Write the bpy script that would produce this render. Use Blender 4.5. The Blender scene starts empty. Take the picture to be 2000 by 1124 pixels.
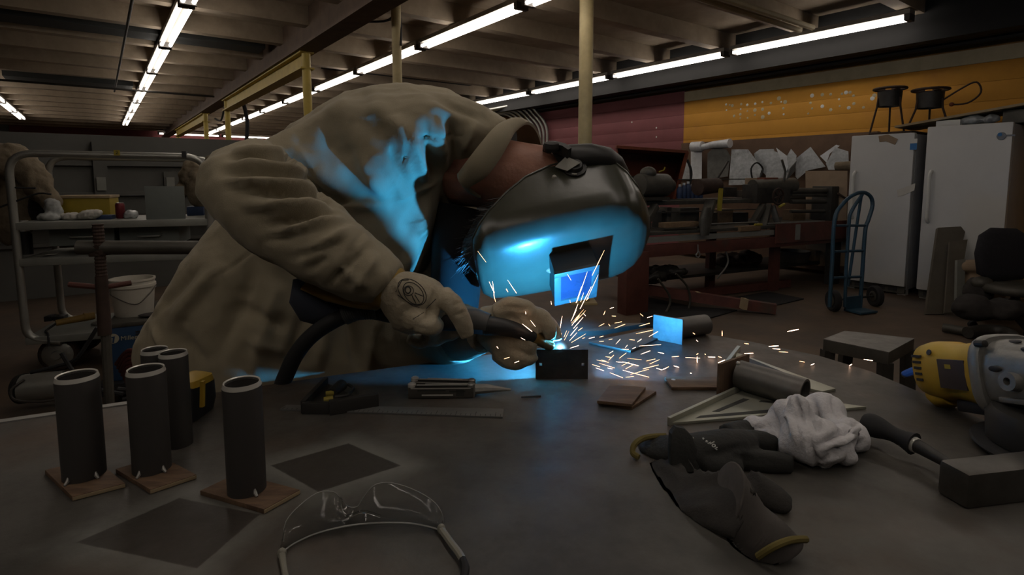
import bpy, bmesh, math, random
import numpy as np
from mathutils import Matrix, Vector, noise
from mathutils.bvhtree import BVHTree

random.seed(7)
scene = bpy.context.scene
col = scene.collection
PI = math.pi

# ------------------------------------------------------------------ camera
F, PX, PY, HC = 1085.0, 1000.0, 457.0, 1.22        # focal length in pixels of the 2000 px wide frame, principal point, eye height
PITCH = math.atan2(PY - 350.0, F)
cam_d = bpy.data.cameras.new('camera')
cam_d.sensor_width = 36.0
cam_d.lens = F / 2000.0 * 36.0
cam_d.shift_y = -(562.0 - PY) / 2000.0
cam_d.clip_start = 0.02
cam_d.clip_end = 200
cam = bpy.data.objects.new('camera', cam_d)
col.objects.link(cam)
cam.location = (0, 0, HC)
cam.rotation_euler = (PI / 2 - PITCH, 0, 0)
scene.camera = cam

# ------------------------------------------------------------------ world, exposure
world = bpy.data.worlds.new('world')
scene.world = world
world.use_nodes = True
bg = world.node_tree.nodes['Background']
bg.inputs[0].default_value = (0.9, 0.82, 0.7, 1)
bg.inputs[1].default_value = 0.014
vs = scene.view_settings
vs.view_transform = 'Standard'
vs.look = 'None'
vs.exposure = 0.12
vs.gamma = 1.0
vs.use_curve_mapping = False
TUBE_STRENGTH = 9.0
ARC_STRENGTH = 26000.0
ARC_COLOR = (0.045, 0.42, 1.0)
scene.cycles.max_bounces = 5
scene.cycles.diffuse_bounces = 2
scene.cycles.glossy_bounces = 2
scene.cycles.transmission_bounces = 5
scene.cycles.transparent_max_bounces = 6
scene.cycles.caustics_reflective = False
scene.cycles.caustics_refractive = False
scene.cycles.adaptive_threshold = 0.05
scene.cycles.use_denoising = True
scene.cycles.use_light_tree = True

# ------------------------------------------------------------------ geometry of the view
CAM = Vector((0, 0, HC))
CR = Vector((1, 0, 0))
CU = Vector((0, math.sin(PITCH), math.cos(PITCH)))
CF = Vector((0, math.cos(PITCH), -math.sin(PITCH)))
def ray(x, y):
    return CR * ((x - PX) / F) + CU * (-(y - PY) / F) + CF
def at(x, y, d):
    """world point seen at pixel x, y at distance d along the view axis"""
    return CAM + ray(x, y) * d
def onz(x, y, z):
    r = ray(x, y)
    return CAM + r * ((z - HC) / r.z)
TZ = 0.90
def tz(x, y, up=0.0):
    return onz(x, y, TZ + up)
def dep(p):
    return (p - CAM).dot(CF)
def proj(p):
    d = p - CAM
    z = d.dot(CF)
    return PX + F * d.x / z, PY - F * d.dot(CU) / z, z
_r = ray(190, 350)
HU = Vector((_r.x, _r.y, 0)).normalized()          # along the hall
HV = Vector((HU.y, -HU.x, 0))                       # across the hall, to the right
def W(u, v, z):
    return HU * u + HV * v + Vector((0, 0, z))
MH = Matrix(((HU.x, HV.x, 0, 0), (HU.y, HV.y, 0, 0), (0, 0, 1, 0), (0, 0, 0, 1)))
class PF:
    """upright frame through two floor points: local x from A to B, y away from the viewer, z up"""
    def __init__(s, A, B):
        A = Vector((A[0], A[1], 0)); B = Vector((B[0], B[1], 0))
        s.ex = (B - A).normalized()
        s.ey = Vector((-s.ex.y, s.ex.x, 0))
        s.o = A
        s.M = Matrix(((s.ex.x, s.ey.x, 0, A.x), (s.ex.y, s.ey.y, 0, A.y), (0, 0, 1, 0), (0, 0, 0, 1)))
    def p(s, x, y, off=0.0):
        r = ray(x, y)
        t = ((s.o + s.ey * off) - CAM).dot(s.ey) / r.dot(s.ey)
        w = CAM + r * t - s.o
        return Vector((w.dot(s.ex), off, w.z))

# ------------------------------------------------------------------ materials
MATS = {}
def mat(name, c, rough=0.6, metal=0.0, var=0.18, scale=6.0, bump=0.0, bscale=40.0, c2=None, c2lo=0.5, c2hi=0.65, stretch=(1, 1, 1), spec=0.5, sheen=0.0, detail=5):
    m = bpy.data.materials.new(name)
    m.use_nodes = True
    nt = m.node_tree
    N, L = nt.nodes, nt.links
    b = N['Principled BSDF']
    b.inputs['Roughness'].default_value = rough
    b.inputs['Metallic'].default_value = metal
    b.inputs['Specular IOR Level'].default_value = spec
    if sheen:
        b.inputs['Sheen Weight'].default_value = sheen
    tc = N.new('ShaderNodeTexCoord')
    mp = N.new('ShaderNodeMapping')
    mp.inputs['Scale'].default_value = stretch
    L.new(tc.outputs['Object'], mp.inputs[0])
    nz = N.new('ShaderNodeTexNoise')
    nz.inputs['Scale'].default_value = scale
    nz.inputs['Detail'].default_value = detail
    nz.inputs['Roughness'].default_value = 0.65
    L.new(mp.outputs[0], nz.inputs[0])
    rp = N.new('ShaderNodeValToRGB')
    e = rp.color_ramp.elements
    e[0].position, e[1].position = 0.3, 0.72
    e[0].color = tuple(x * (1 - var) for x in c) + (1,)
    e[1].color = tuple(min(1, x * (1 + var)) for x in c) + (1,)
    L.new(nz.outputs[0], rp.inputs[0])
    out = rp.outputs[0]
    if c2 is not None:
        n2 = N.new('ShaderNodeTexNoise')
        n2.inputs['Scale'].default_value = scale * 0.43
        n2.inputs['Detail'].default_value = 7
        n2.inputs['Roughness'].default_value = 0.7
        L.new(mp.outputs[0], n2.inputs[0])
        mr = N.new('ShaderNodeMapRange')
        mr.inputs[1].default_value, mr.inputs[2].default_value = c2lo, c2hi
        L.new(n2.outputs[0], mr.inputs[0])
        mx = N.new('ShaderNodeMix'); mx.data_type = 'RGBA'
        L.new(mr.outputs[0], mx.inputs[0])
        L.new(out, mx.inputs[6])
        mx.inputs[7].default_value = tuple(c2) + (1,)
        out = mx.outputs[2]
    L.new(out, b.inputs['Base Color'])
    if bump:
        n3 = N.new('ShaderNodeTexNoise')
        n3.inputs['Scale'].default_value = bscale
        n3.inputs['Detail'].default_value = 4
        L.new(mp.outputs[0], n3.inputs[0])
        bp = N.new('ShaderNodeBump')
        bp.inputs['Strength'].default_value = bump
        bp.inputs['Distance'].default_value = 0.01
        L.new(n3.outputs[0], bp.inputs['Height'])
        L.new(bp.outputs[0], b.inputs['Normal'])
    MATS[name] = m
    return m
def emit(name, c, s):
    m = bpy.data.materials.new(name)
    m.use_nodes = True
    N = m.node_tree.nodes
    N.remove(N['Principled BSDF'])
    e = N.new('ShaderNodeEmission')
    e.inputs[0].default_value = tuple(c) + (1,)
    e.inputs[1].default_value = s
    m.node_tree.links.new(e.outputs[0], N['Material Output'].inputs[0])
    MATS[name] = m
    return m
def glass(name, c, rough=0.02, ior=1.45, tint_alpha=None):
    m = bpy.data.materials.new(name)
    m.use_nodes = True
    b = m.node_tree.nodes['Principled BSDF']
    b.inputs['Base Color'].default_value = tuple(c) + (1,)
    b.inputs['Roughness'].default_value = rough
    b.inputs['Transmission Weight'].default_value = 1.0
    b.inputs['IOR'].default_value = ior
    MATS[name] = m
    return m

mat('ceiling', (.37, .30, .22), .85, var=.2, scale=2.5, c2=(.24, .19, .14), c2lo=.5, c2hi=.75, stretch=(1, 1, 1))
mat('joist', (.39, .315, .23), .85, var=.2, scale=3, c2=(.26, .205, .15), c2lo=.52, c2hi=.75)
mat('girder', (.115, .075, .05), .7, var=.25)
mat('dark_steel', (.05, .048, .045), .55, .6, var=.3)
mat('sky_dark', (.030, .033, .032), .8)
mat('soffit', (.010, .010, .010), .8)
mat('tool_dirty', (.2, .12, .02), .6, var=.25)
mat('yellow_paint', (.42, .31, .055), .55, var=.15, scale=5, c2=(.16, .11, .05), c2lo=.62, c2hi=.7)
mat('cream_paint', (.43, .35, .18), .6, var=.15, scale=7, c2=(.10, .075, .045), c2lo=.64, c2hi=.68)
mat('orange_wall', (.50, .235, .022), .75, var=.12, scale=1.4, c2=(.36, .15, .03), c2lo=.52, c2hi=.75, bump=.15, bscale=30)
mat('purple_wall', (.20, .062, .068), .75, var=.12, scale=1.5, bump=.15, bscale=30)
mat('red_far', (.15, .035, .035), .8)
mat('cream_strip', (.44, .38, .25), .75, var=.12)
mat('grey_wall', (.125, .125, .115), .8, var=.15, scale=1.6)
mat('floor', (.12, .083, .055), .6, var=.3, scale=2.2, c2=(.075, .06, .048), c2lo=.45, c2hi=.65, bump=.12, bscale=25)
mat('mortar', (.22, .11, .03), .9)
mat('fixture', (.25, .23, .2), .5)
mat('socket', (.06, .055, .05), .5)
mat('fridge_white', (.55, .55, .54), .45, var=.05, scale=2, bump=.05, bscale=220)
mat('fridge_side', (.34, .34, .34), .5, var=.08)
mat('plastic_white', (.6, .6, .57), .4, var=.05)
mat('black_plastic', (.018, .018, .02), .5, var=.3)
mat('black_rubber', (.012, .012, .013), .75, var=.3)
mat('shade_black', (.006, .006, .007), .95, var=.3)
mat('black_fabric', (.014, .013, .017), .95, var=.3, scale=60)
mat('blue_paint', (.022, .06, .095), .5, var=.2, c2=(.06, .06, .06), c2lo=.6, c2hi=.7)
mat('miller_blue', (.016, .05, .115), .5, var=.15)
mat('bench_red', (.105, .034, .024), .65, var=.3, scale=7, c2=(.06, .045, .035), c2lo=.55, c2hi=.7)
mat('hood_red', (.17, .045, .022), .5, var=.3, scale=6, c2=(.10, .04, .025), c2lo=.5, c2hi=.7)
mat('machine', (.075, .07, .058), .55, .3, var=.3, scale=10)
mat('machine_dark', (.04, .037, .032), .55, .3, var=.35, scale=10)
mat('sheet_metal', (.42, .44, .45), .5, .25, var=.35, scale=11, c2=(.17, .17, .17), c2lo=.5, c2hi=.7, detail=8)
mat('sheet_bright', (.6, .62, .64), .5, .15, var=.2, scale=8)
mat('sheet_dark', (.13, .13, .12), .6, .3, var=.3, scale=9)
mat('cardboard', (.31, .225, .15), .85, var=.12)
mat('rack_board', (.12, .07, .042), .8, var=.2)
mat('wood', (.2, .13, .07), .75, var=.25, scale=9, stretch=(1, 6, 6))
mat('wood_pale', (.33, .25, .15), .75, var=.2, scale=8)
mat('wood_grey', (.1, .085, .065), .8, var=.2, scale=6)
mat('rust_iron', (.05, .03, .022), .75, .3, var=.4, scale=14)
mat('aluminium', (.36, .36, .33), .38, .7, var=.12)
mat('shelf_grey', (.27, .275, .25), .5, .3, var=.15)
mat('grey_box', (.19, .21, .2), .6, .2, var=.1)
mat('tan_cloth', (.17, .135, .09), .95, var=.2, scale=14, bump=.3, bscale=60)
mat('dark_cloth', (.03, .026, .024), .95, var=.4, scale=10)
mat('striped_cloth', (.33, .34, .33), .95, var=.3, scale=12)
mat('yellow_box', (.34, .245, .02), .6, var=.12)
mat('can_red', (.16, .02, .025), .35, .4, var=.3)
mat('paper', (.55, .53, .48), .9, var=.1)
mat('plastic_clear', (.5, .52, .52), .25, var=.3, scale=20)
mat('blue_card', (.02, .04, .10), .6)
mat('bucket_white', (.52, .49, .42), .5, var=.1, scale=5, c2=(.32, .27, .2), c2lo=.6, c2hi=.75)
mat('wire', (.11, .1, .09), .5, .6)
mat('hose_red', (.09, .022, .02), .6)
mat('tool_yellow', (.50, .315, .03), .5, var=.13, scale=12, c2=(.25, .15, .03), c2lo=.58, c2hi=.72)
mat('tool_label', (.05, .035, .032), .5, var=.3)
mat('cast_grey', (.27, .265, .25), .45, .6, var=.2, scale=18, bump=.1, bscale=90)
mat('raw_steel', (.15, .142, .132), .5, .75, var=.25, scale=9, c2=(.065, .05, .04), c2lo=.52, c2hi=.7)
mat('mill_pipe', (.045, .041, .038), .6, .2, var=.2, scale=12, stretch=(1, 1, .15))
mat('rule_steel', (.125, .125, .12), .4, .15, var=.15, scale=14)
mat('tack_steel', (.3, .29, .27), .4, .5, var=.2, scale=40)
mat('bright_steel', (.62, .6, .55), .35, .35, var=.1)
mat('rusty_plate', (.16, .098, .058), .65, .25, var=.3, scale=30, c2=(.10, .06, .038), c2lo=.45, c2hi=.6, stretch=(1, 5, 1))
mat('plate_dark', (.052, .045, .04), .5, .4, var=.35, scale=25)
mat('plate_pale', (.2, .205, .21), .55, .35, var=.25, scale=40)
mat('table_pale', (.35, .34, .32), .5, .5, var=.15)
mat('jacket', (.32, .275, .19), .92, var=.13, scale=5, c2=(.265, .225, .155), c2lo=.48, c2hi=.68, bump=.10, bscale=500, sheen=.1)
mat('apron', (.255, .208, .142), .9, var=.16, scale=6, c2=(.185, .145, .098), c2lo=.48, c2hi=.66, bump=.3, bscale=120)
mat('trousers', (.03, .035, .05), .95, var=.2)
mat('boot', (.035, .025, .02), .6)
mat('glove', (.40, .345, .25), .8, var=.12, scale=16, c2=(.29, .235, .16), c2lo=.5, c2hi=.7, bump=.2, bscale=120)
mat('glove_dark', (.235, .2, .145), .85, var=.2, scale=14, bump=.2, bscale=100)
mat('glove_far', (.17, .15, .115), .85, var=.15, scale=16, bump=.15, bscale=110)
mat('glove_cuff', (.30, .19, .045), .85, var=.15)
mat('ink', (.03, .028, .026), .8)
mat('skin', (.30, .135, .088), .55, var=.12, scale=18, c2=(.24, .09, .058), c2lo=.5, c2hi=.7, bump=.15, bscale=90)
mat('hair', (.028, .026, .025), .5, var=.4)
mat('hair_grey', (.25, .25, .26), .5, var=.2)
mat('helmet', (.050, .050, .036), .30, var=.16, scale=14, spec=.6, bump=.03, bscale=60)
mat('helmet_dark', (.018, .017, .016), .5)
mat('pad_grey', (.36, .35, .31), .8)
mat('lens_frame', (.04, .05, .055), .45)
mat('lens', (.02, .022, .05), .18, var=.1, scale=30)
mat('brass', (.42, .27, .09), .35, .8, var=.2)
mat('gun_black', (.016, .016, .017), .5, var=.3)
mat('gun_grey', (.075, .075, .075), .6)
mat('gun_blue', (.02, .10, .26), .5)
mat('knit_dark', (.034, .031, .028), .95, var=.25, scale=50, bump=.12, bscale=400)
mat('temple_plastic', (.25, .24, .2), .3, var=.1)
mat('lens_edge', (.36, .36, .34), .25, var=.1)  # pale grey put in for the glints along the clear edges
mat('knit_rib', (.075, .066, .06), .95, var=.2, scale=40)
mat('rubber_coat', (.020, .020, .018), .8, var=.2, scale=20, bump=.15, bscale=150)
mat('hem_yellow', (.13, .10, .025), .9)
mat('print_white', (.5, .5, .48), .8)
mat('rag_white', (.60, .585, .60), .95, var=.08, scale=12, c2=(.44, .40, .39), c2lo=.58, c2hi=.72, bump=.25, bscale=260)
mat('rag_stain', (.12, .075, .05), .95)
mat('square_alu', (.40, .40, .33), .45, .55, var=.1)
mat('slot_dark', (.03, .03, .026), .7)
mat('hammer_steel', (.12, .112, .10), .45, .75, var=.3, scale=18)
mat('star_blue', (.02, .16, .42), .5)
mat('logo_grey', (.18, .2, .23), .5)
mat('tag_yellow', (.35, .28, .03), .6)
mat('text_cream', (.38, .36, .27), .6)
glass('clear_plastic', (.97, .98, .97), .03, 1.2)
mat('amber_vial', (.25, .2, .04), .2)
emit('tube', (1.0, .90, .80), TUBE_STRENGTH)
emit('arc', ARC_COLOR, ARC_STRENGTH)
emit('spark', (1.0, .52, .24), 5.0)
emit('spark_hot', (1.0, .62, .42), 8.0)
for _n in ('spark', 'spark_hot'): MATS[_n].cycles.emission_sampling = 'NONE'

def glow_volume(name, c, s, power=3.0):
    """bloom or lit fume added as emission falling off from the centre of a unit-sized object space ball"""
    m = bpy.data.materials.new(name); m.use_nodes = True
    N, L = m.node_tree.nodes, m.node_tree.links
    N.remove(N['Principled BSDF'])
    tc = N.new('ShaderNodeTexCoord'); ln = N.new('ShaderNodeVectorMath'); ln.operation = 'LENGTH'; L.new(tc.outputs['Generated'], ln.inputs[0])
    sb = N.new('ShaderNodeVectorMath'); sb.operation = 'SUBTRACT'; sb.inputs[1].default_value = (.5, .5, .5); L.new(tc.outputs['Generated'], sb.inputs[0]); L.new(sb.outputs[0], ln.inputs[0])
    mr = N.new('ShaderNodeMapRange'); mr.inputs[1].default_value = 0; mr.inputs[2].default_value = .5; mr.inputs[3].default_value = 1; mr.inputs[4].default_value = 0; L.new(ln.outputs['Value'], mr.inputs[0])
    pw = N.new('ShaderNodeMath'); pw.operation = 'POWER'; pw.inputs[1].default_value = power; L.new(mr.outputs[0], pw.inputs[0])
    ml = N.new('ShaderNodeMath'); ml.operation = 'MULTIPLY'; ml.inputs[1].default_value = s; L.new(pw.outputs[0], ml.inputs[0])
    e = N.new('ShaderNodeEmission'); e.inputs[0].default_value = tuple(c) + (1,); L.new(ml.outputs[0], e.inputs[1])
    L.new(e.outputs[0], N['Material Output'].inputs['Volume'])
    MATS[name] = m
glow_volume('arc_bloom', (.35, .75, 1.0), 900.0, 4.0)
glow_volume('fume_glow', (.10, .5, 1.0), 8.0, 2.5)

# ------------------------------------------------------------------ mesh helpers
class MB:
    def __init__(s, M=None):
        s.v, s.f, s.M = [], [], (M or Matrix.Identity(4))
    def add(s, vs_, fs_):
        o = len(s.v)
        s.v += [s.M @ Vector(p) for p in vs_]
        s.f += [tuple(i + o for i in q) for q in fs_]
        return s
    def hexa(s, p):          # eight corners: bottom four counter-clockwise, top four
        return s.add(p, [(3, 2, 1, 0), (4, 5, 6, 7), (0, 1, 5, 4), (1, 2, 6, 5), (2, 3, 7, 6), (3, 0, 4, 7)])
    def box(s, a, b):
        x0, x1 = sorted((a[0], b[0])); y0, y1 = sorted((a[1], b[1])); z0, z1 = sorted((a[2], b[2]))
        return s.hexa([(x0, y0, z0), (x1, y0, z0), (x1, y1, z0), (x0, y1, z0), (x0, y0, z1), (x1, y0, z1), (x1, y1, z1), (x0, y1, z1)])
    def bar(s, a, b, w, h=None, up=(0, 0, 1)):    # rectangular bar between two points
        a, b = Vector(a), Vector(b); h = h or w
        d = (b - a).normalized(); upv = Vector(up)
        if abs(d.dot(upv)) > .98: upv = Vector((0, 1, 0))
        sx = d.cross(upv).normalized() * (w / 2); sz = sx.cross(d).normalized() * (h / 2)
        return s.hexa([a - sx - sz, a + sx - sz, b + sx - sz, b - sx - sz, a - sx + sz, a + sx + sz, b + sx + sz, b - sx + sz])
    def prism(s, pts, ext):  # planar polygon pushed along a vector
        pts = [Vector(p) for p in pts]; e = Vector(ext); n = len(pts)
        return s.add(pts + [p + e for p in pts], [tuple(range(n - 1, -1, -1)), tuple(range(n, 2 * n))] + [(i, (i + 1) % n, n + (i + 1) % n, n + i) for i in range(n)])
    def rings(s, rs, cap=True, closed=True, loop=False):
        n = len(rs[0]); vs_ = [p for r in rs for p in r]; fs_ = []
        m = len(rs)
        for k in range(m if loop else m - 1):
            k2 = (k + 1) % m
            for i in range(n if closed else n - 1):
                j = (i + 1) % n
                fs_.append((k * n + i, k * n + j, k2 * n + j, k2 * n + i))
        if cap and not loop:
            fs_.append(tuple(range(n - 1, -1, -1)))
            fs_.append(tuple((m - 1) * n + i for i in range(n)))
        return s.add(vs_, fs_)
    def tube(s, path, r, n=10, cap=True, loop=False):
        path = [Vector(p) for p in path]; m = len(path)
        rr = r if isinstance(r, (list, tuple)) else [r] * m
        rs, up = [], None
        for i, p in enumerate(path):
            if loop: t = (path[(i + 1) % m] - path[i - 1]).normalized()
            else: t = (path[min(i + 1, m - 1)] - path[max(i - 1, 0)]).normalized()
            if up is None:
                up = Vector((0, 0, 1)) if abs(t.z) < .9 else Vector((1, 0, 0))
            a = t.cross(up)
            if a.length < 1e-6: a = t.cross(Vector((0, 1, 0)))
            a.normalize(); b = a.cross(t).normalized(); up = b
            rs.append([p + (a * math.cos(q) + b * math.sin(q)) * rr[i] for q in [2 * PI * k / n for k in range(n)]])
        return s.rings(rs, cap, True, loop)
    def lathe(s, prof, o=(0, 0, 0), axis=(0, 0, 1), n=24, cap=True, loop=False):
        o, ax = Vector(o), Vector(axis).normalized()
        a = ax.orthogonal().normalized(); b = ax.cross(a)
        rs = [[o + ax * h + (a * math.cos(2 * PI * k / n) + b * math.sin(2 * PI * k / n)) * max(r, 1e-5) for k in range(n)] for r, h in prof]
        return s.rings(rs, cap, True, loop)
    def ball(s, c, r, nu=16, nv=10, R=None):
        c = Vector(c); r = Vector(r if hasattr(r, '__len__') else (r, r, r)); R = R or Matrix.Identity(3)
        rs = []
        for j in range(nv + 1):
            th = PI * (j + .0) / nv
            th = min(max(th, .02), PI - .02)
            rs.append([c + R @ Vector((r.x * math.sin(th) * math.cos(2 * PI * i / nu), r.y * math.sin(th) * math.sin(2 * PI * i / nu), -r.z * math.cos(th))) for i in range(nu)])
        return s.rings(rs)

def arcpts(path, rad, seg=5):
    """round the corners of a polyline"""
    P = [Vector(p) for p in path]; out = [P[0]]
    for i in range(1, len(P) - 1):
        a, b, c = P[i - 1], P[i], P[i + 1]
        r = min(rad, (a - b).length * .49, (c - b).length * .49)
        p, q = b + (a - b).normalized() * r, b + (c - b).normalized() * r
        for k in range(seg + 1):
            t = k / seg
            out.append(p * (1 - t) ** 2 + b * 2 * t * (1 - t) + q * t * t)
    return out + [P[-1]]
def spline(path, seg=6):
    P = [Vector(p) for p in path]; out = []
    for i in range(len(P) - 1):
        p0, p1, p2, p3 = P[max(i - 1, 0)], P[i], P[i + 1], P[min(i + 2, len(P) - 1)]
        for k in range(seg):
            t = k / seg
            out.append(.5 * ((2 * p1) + (p2 - p0) * t + (2 * p0 - 5 * p1 + 4 * p2 - p3) * t * t + (3 * p1 - p0 - 3 * p2 + p3) * t ** 3))
    return out + [P[-1]]

WM = {}
def tag(o, label=None, cat=None, group=None, kind=None):
    if label: o['label'] = label
    if cat: o['category'] = cat
    if group: o['group'] = group
    if kind: o['kind'] = kind
    return o
def thing(name, label, cat, loc=(0, 0, 0), group=None, M=None, kind=None):
    o = bpy.data.objects.new(name, None)
    o.empty_display_size = .05
    col.objects.link(o)
    M = M.copy() if M is not None else Matrix.Translation(Vector(loc))
    o.matrix_world = M
    WM[o.name] = M
    return tag(o, label, cat, group, kind)
def finish(me, material, smooth=35, bevel=0.0):
    bm = bmesh.new(); bm.from_mesh(me)
    bmesh.ops.recalc_face_normals(bm, faces=bm.faces)
    if bevel:
        es = [e for e in bm.edges if len(e.link_faces) == 2 and e.calc_face_angle(0) > .5]
        bmesh.ops.bevel(bm, geom=es, offset=bevel, segments=2, profile=.6, affect='EDGES', clamp_overlap=True)
    for f in bm.faces: f.smooth = True
    bm.to_mesh(me); bm.free()
    if smooth < 180: me.set_sharp_from_angle(angle=math.radians(smooth))
    me.materials.append(MATS[material])
def O(name, mb, material, parent=None, smooth=35, bevel=0.0, label=None, cat=None, group=None, kind=None, origin=None):
    vs_ = mb.v
    if parent is not None:
        inv = WM[parent.name].inverted()
        vs_ = [inv @ p for p in vs_]
    else:
        if origin is None:
            xs = [p.x for p in vs_]; ys = [p.y for p in vs_]; zs = [p.z for p in vs_]
            origin = Vector(((min(xs) + max(xs)) / 2, (min(ys) + max(ys)) / 2, min(zs)))
        vs_ = [p - Vector(origin) for p in vs_]
    me = bpy.data.meshes.new(name)
    me.from_pydata([tuple(p) for p in vs_], [], mb.f)
    finish(me, material, smooth, bevel)
    o = bpy.data.objects.new(name, me)
    col.objects.link(o)
    if parent is not None:
        o.parent = parent
        WM[o.name] = WM[parent.name]
    else:
        o.location = origin
        WM[o.name] = Matrix.Translation(Vector(origin))
    return tag(o, label, cat, group, kind)
def Omesh(name, me, material, parent, smooth=180, kind=None):
    """mesh data given in world coordinates"""
    me.transform(WM[parent.name].inverted())
    for p in me.polygons: p.use_smooth = True
    me.materials.clear(); me.materials.append(MATS[material])
    if smooth < 180: me.set_sharp_from_angle(angle=math.radians(smooth))
    o = bpy.data.objects.new(name, me)
    col.objects.link(o); o.parent = parent; WM[o.name] = WM[parent.name]
    return tag(o, kind=kind)
def copy_tree(o, M=None, parent=None, label=None):
    c = o.copy(); col.objects.link(c)
    if parent is None:
        c.parent = None
        c.matrix_world = M; WM[c.name] = M.copy()
    else:
        c.parent = parent; WM[c.name] = WM[parent.name]
    if label: c['label'] = label
    for ch in list(o.children): copy_tree(ch, None, c)
    return c
def remesh(mbs, voxel=.006, smooth=3):
    """union of closed shells as one continuous surface"""
    mb = MB()
    for m in mbs: mb.add(m.v, m.f)
    me = bpy.data.meshes.new('tmp'); me.from_pydata([tuple(p) for p in mb.v], [], mb.f)
    bm = bmesh.new(); bm.from_mesh(me); bmesh.ops.recalc_face_normals(bm, faces=bm.faces); bm.to_mesh(me); bm.free()
    ob = bpy.data.objects.new('tmp', me); col.objects.link(ob)
    r = ob.modifiers.new('r', 'REMESH'); r.mode = 'VOXEL'; r.voxel_size = voxel
    if smooth:
        sm = ob.modifiers.new('s', 'SMOOTH'); sm.iterations = smooth; sm.factor = .5
    dg = bpy.context.evaluated_depsgraph_get()
    out = bpy.data.meshes.new_from_object(ob.evaluated_get(dg))
    bpy.data.objects.remove(ob); bpy.data.meshes.remove(me)
    return out
def mnp(me):
    n = len(me.vertices); a = np.empty(n * 3, 'f'); me.vertices.foreach_get('co', a)
    b = np.empty(n * 3, 'f'); me.vertices.foreach_get('normal', b)
    return a.reshape(-1, 3).astype('d'), b.reshape(-1, 3).astype('d')
def setco(me, a):
    me.vertices.foreach_set('co', np.ascontiguousarray(a, dtype='f').ravel()); me.update()
def projnp(a):
    d = a - np.array(CAM); z = d @ np.array(CF)
    return PX + F * d[:, 0] / z, PY - F * (d @ np.array(CU)) / z, z
def folds(me, segs, dmin=0, dmax=9, facing=.15):
    """raise or sink folds; each is (x0, y0, x1, y1, half width, height in m), drawn on the side seen"""
    a, n = mnp(me); x, y, z = projnp(a)
    v = a - np.array(CAM); v /= np.linalg.norm(v, axis=1)[:, None]
    ok = ((n * v).sum(1) < facing) & (z > dmin) & (z < dmax)
    disp = np.zeros(len(a))
    for x0, y0, x1, y1, w, h in segs:
        dx, dy = x1 - x0, y1 - y0; L = math.hypot(dx, dy)
        t = ((x - x0) * dx + (y - y0) * dy) / L
        s = -(x - x0) * dy / L + (y - y0) * dx / L
        tt = np.clip(t / L, 0, 1)
        taper = np.clip(np.minimum(t, L - t) / (.35 * L) + .25, 0, 1)
        disp += h * np.exp(-(s / w) ** 2) * taper * (t > -.08 * L) * (t < 1.08 * L)
    a[ok] += n[ok] * disp[ok][:, None]
    setco(me, a)
def ruffle(me, amp, scale, stretch=(1, 1, 1), seed=0.0, oct=3):
    a, n = mnp(me)
    q = a * np.array(stretch) * scale + seed
    d = np.array([noise.fractal(Vector(p), 1.0, 2.0, oct) for p in q])
    setco(me, a + n * (d * amp)[:, None])
def sect(P, Q, d, t, n=28, p=2.2, d2=None):
    """ring whose outline runs from pixel P to pixel Q at depth d, t thick along the view axis"""
    A, B = at(P[0], P[1], d), at(Q[0], Q[1], d if d2 is None else d2)
    c = (A + B) / 2; a = (B - A) / 2
    b = CF.copy(); b = (b - a * (b.dot(a) / max(a.dot(a), 1e-9))).normalized() * t
    out = []
    for k in range(n):
        q = 2 * PI * k / n; cs, sn = math.cos(q), math.sin(q)
        out.append(c + a * math.copysign(abs(cs) ** (2 / p), cs) + b * math.copysign(abs(sn) ** (2 / p), sn))
    return out
def text_mesh(name, body, size, M, material, parent, depth=.0006):
    cu = bpy.data.curves.new(name, 'FONT'); cu.body = body; cu.size = size; cu.extrude = depth
    cu.align_x = 'CENTER'; cu.align_y = 'CENTER'
    ob = bpy.data.objects.new('tmp', cu); col.objects.link(ob)
    dg = bpy.context.evaluated_depsgraph_get()
    me = bpy.data.meshes.new_from_object(ob.evaluated_get(dg))
    bpy.data.objects.remove(ob); bpy.data.curves.remove(cu)
    me.name = name
    me.transform(M)
    return Omesh(name, me, material, parent)
# ================================================================== the hall
CZ, JZ, LZ = 3.16, 2.95, 2.86          # deck, joist undersides, lamp height
VW = 7.52
def uvbox(mb, u0, u1, v0, v1, z0, z1):
    return mb.hexa([W(u0, v0, z0), W(u0, v1, z0), W(u1, v1, z0), W(u1, v0, z0), W(u0, v0, z1), W(u0, v1, z1), W(u1, v1, z1), W(u1, v0, z1)])

O('floor', uvbox(MB(), -4, 26, -12, 9, -.1, 0), 'floor', label='bare brown concrete floor of the workshop', cat='floor', kind='structure')
ceil = O('ceiling', uvbox(MB(), -4, 26, -12, 8.4, CZ, CZ + .1), 'ceiling', label='brown plank ceiling deck above the ribs', cat='ceiling', kind='structure')
mj = MB(); uvbox(mj, -.06, .06, -12, 7.3, JZ, CZ)
j0 = None
u = -2.0
k = 0
while u < 24:
    if j0 is None:
        j0 = O('joist', uvbox(MB(), u - .07, u + .07, -12, 7.3, JZ, CZ), 'joist', ceil)
        u00 = u
    else:
        c = j0.copy(); col.objects.link(c); c.parent = ceil; c.location = HU * (u - u00)
    u += 1.08
# steel girder on the post line, with flanges
gd = O('trim_1', uvbox(MB(), -3, 24, 2.02, 2.12, 2.74, CZ), 'girder', label='brown steel girder running under the ribs on the post line', cat='beam', kind='structure')
O('flange', uvbox(MB(), -3, 24, 1.95, 2.19, 2.72, 2.75), 'girder', gd)
# second girder above row of lamps beyond the cream column
g2 = O('trim_2', uvbox(MB(), -3, 24, -5.2, -5.05, 2.76, CZ), 'girder', label='brown steel girder at the far left of the ceiling', cat='beam', kind='structure')
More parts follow.
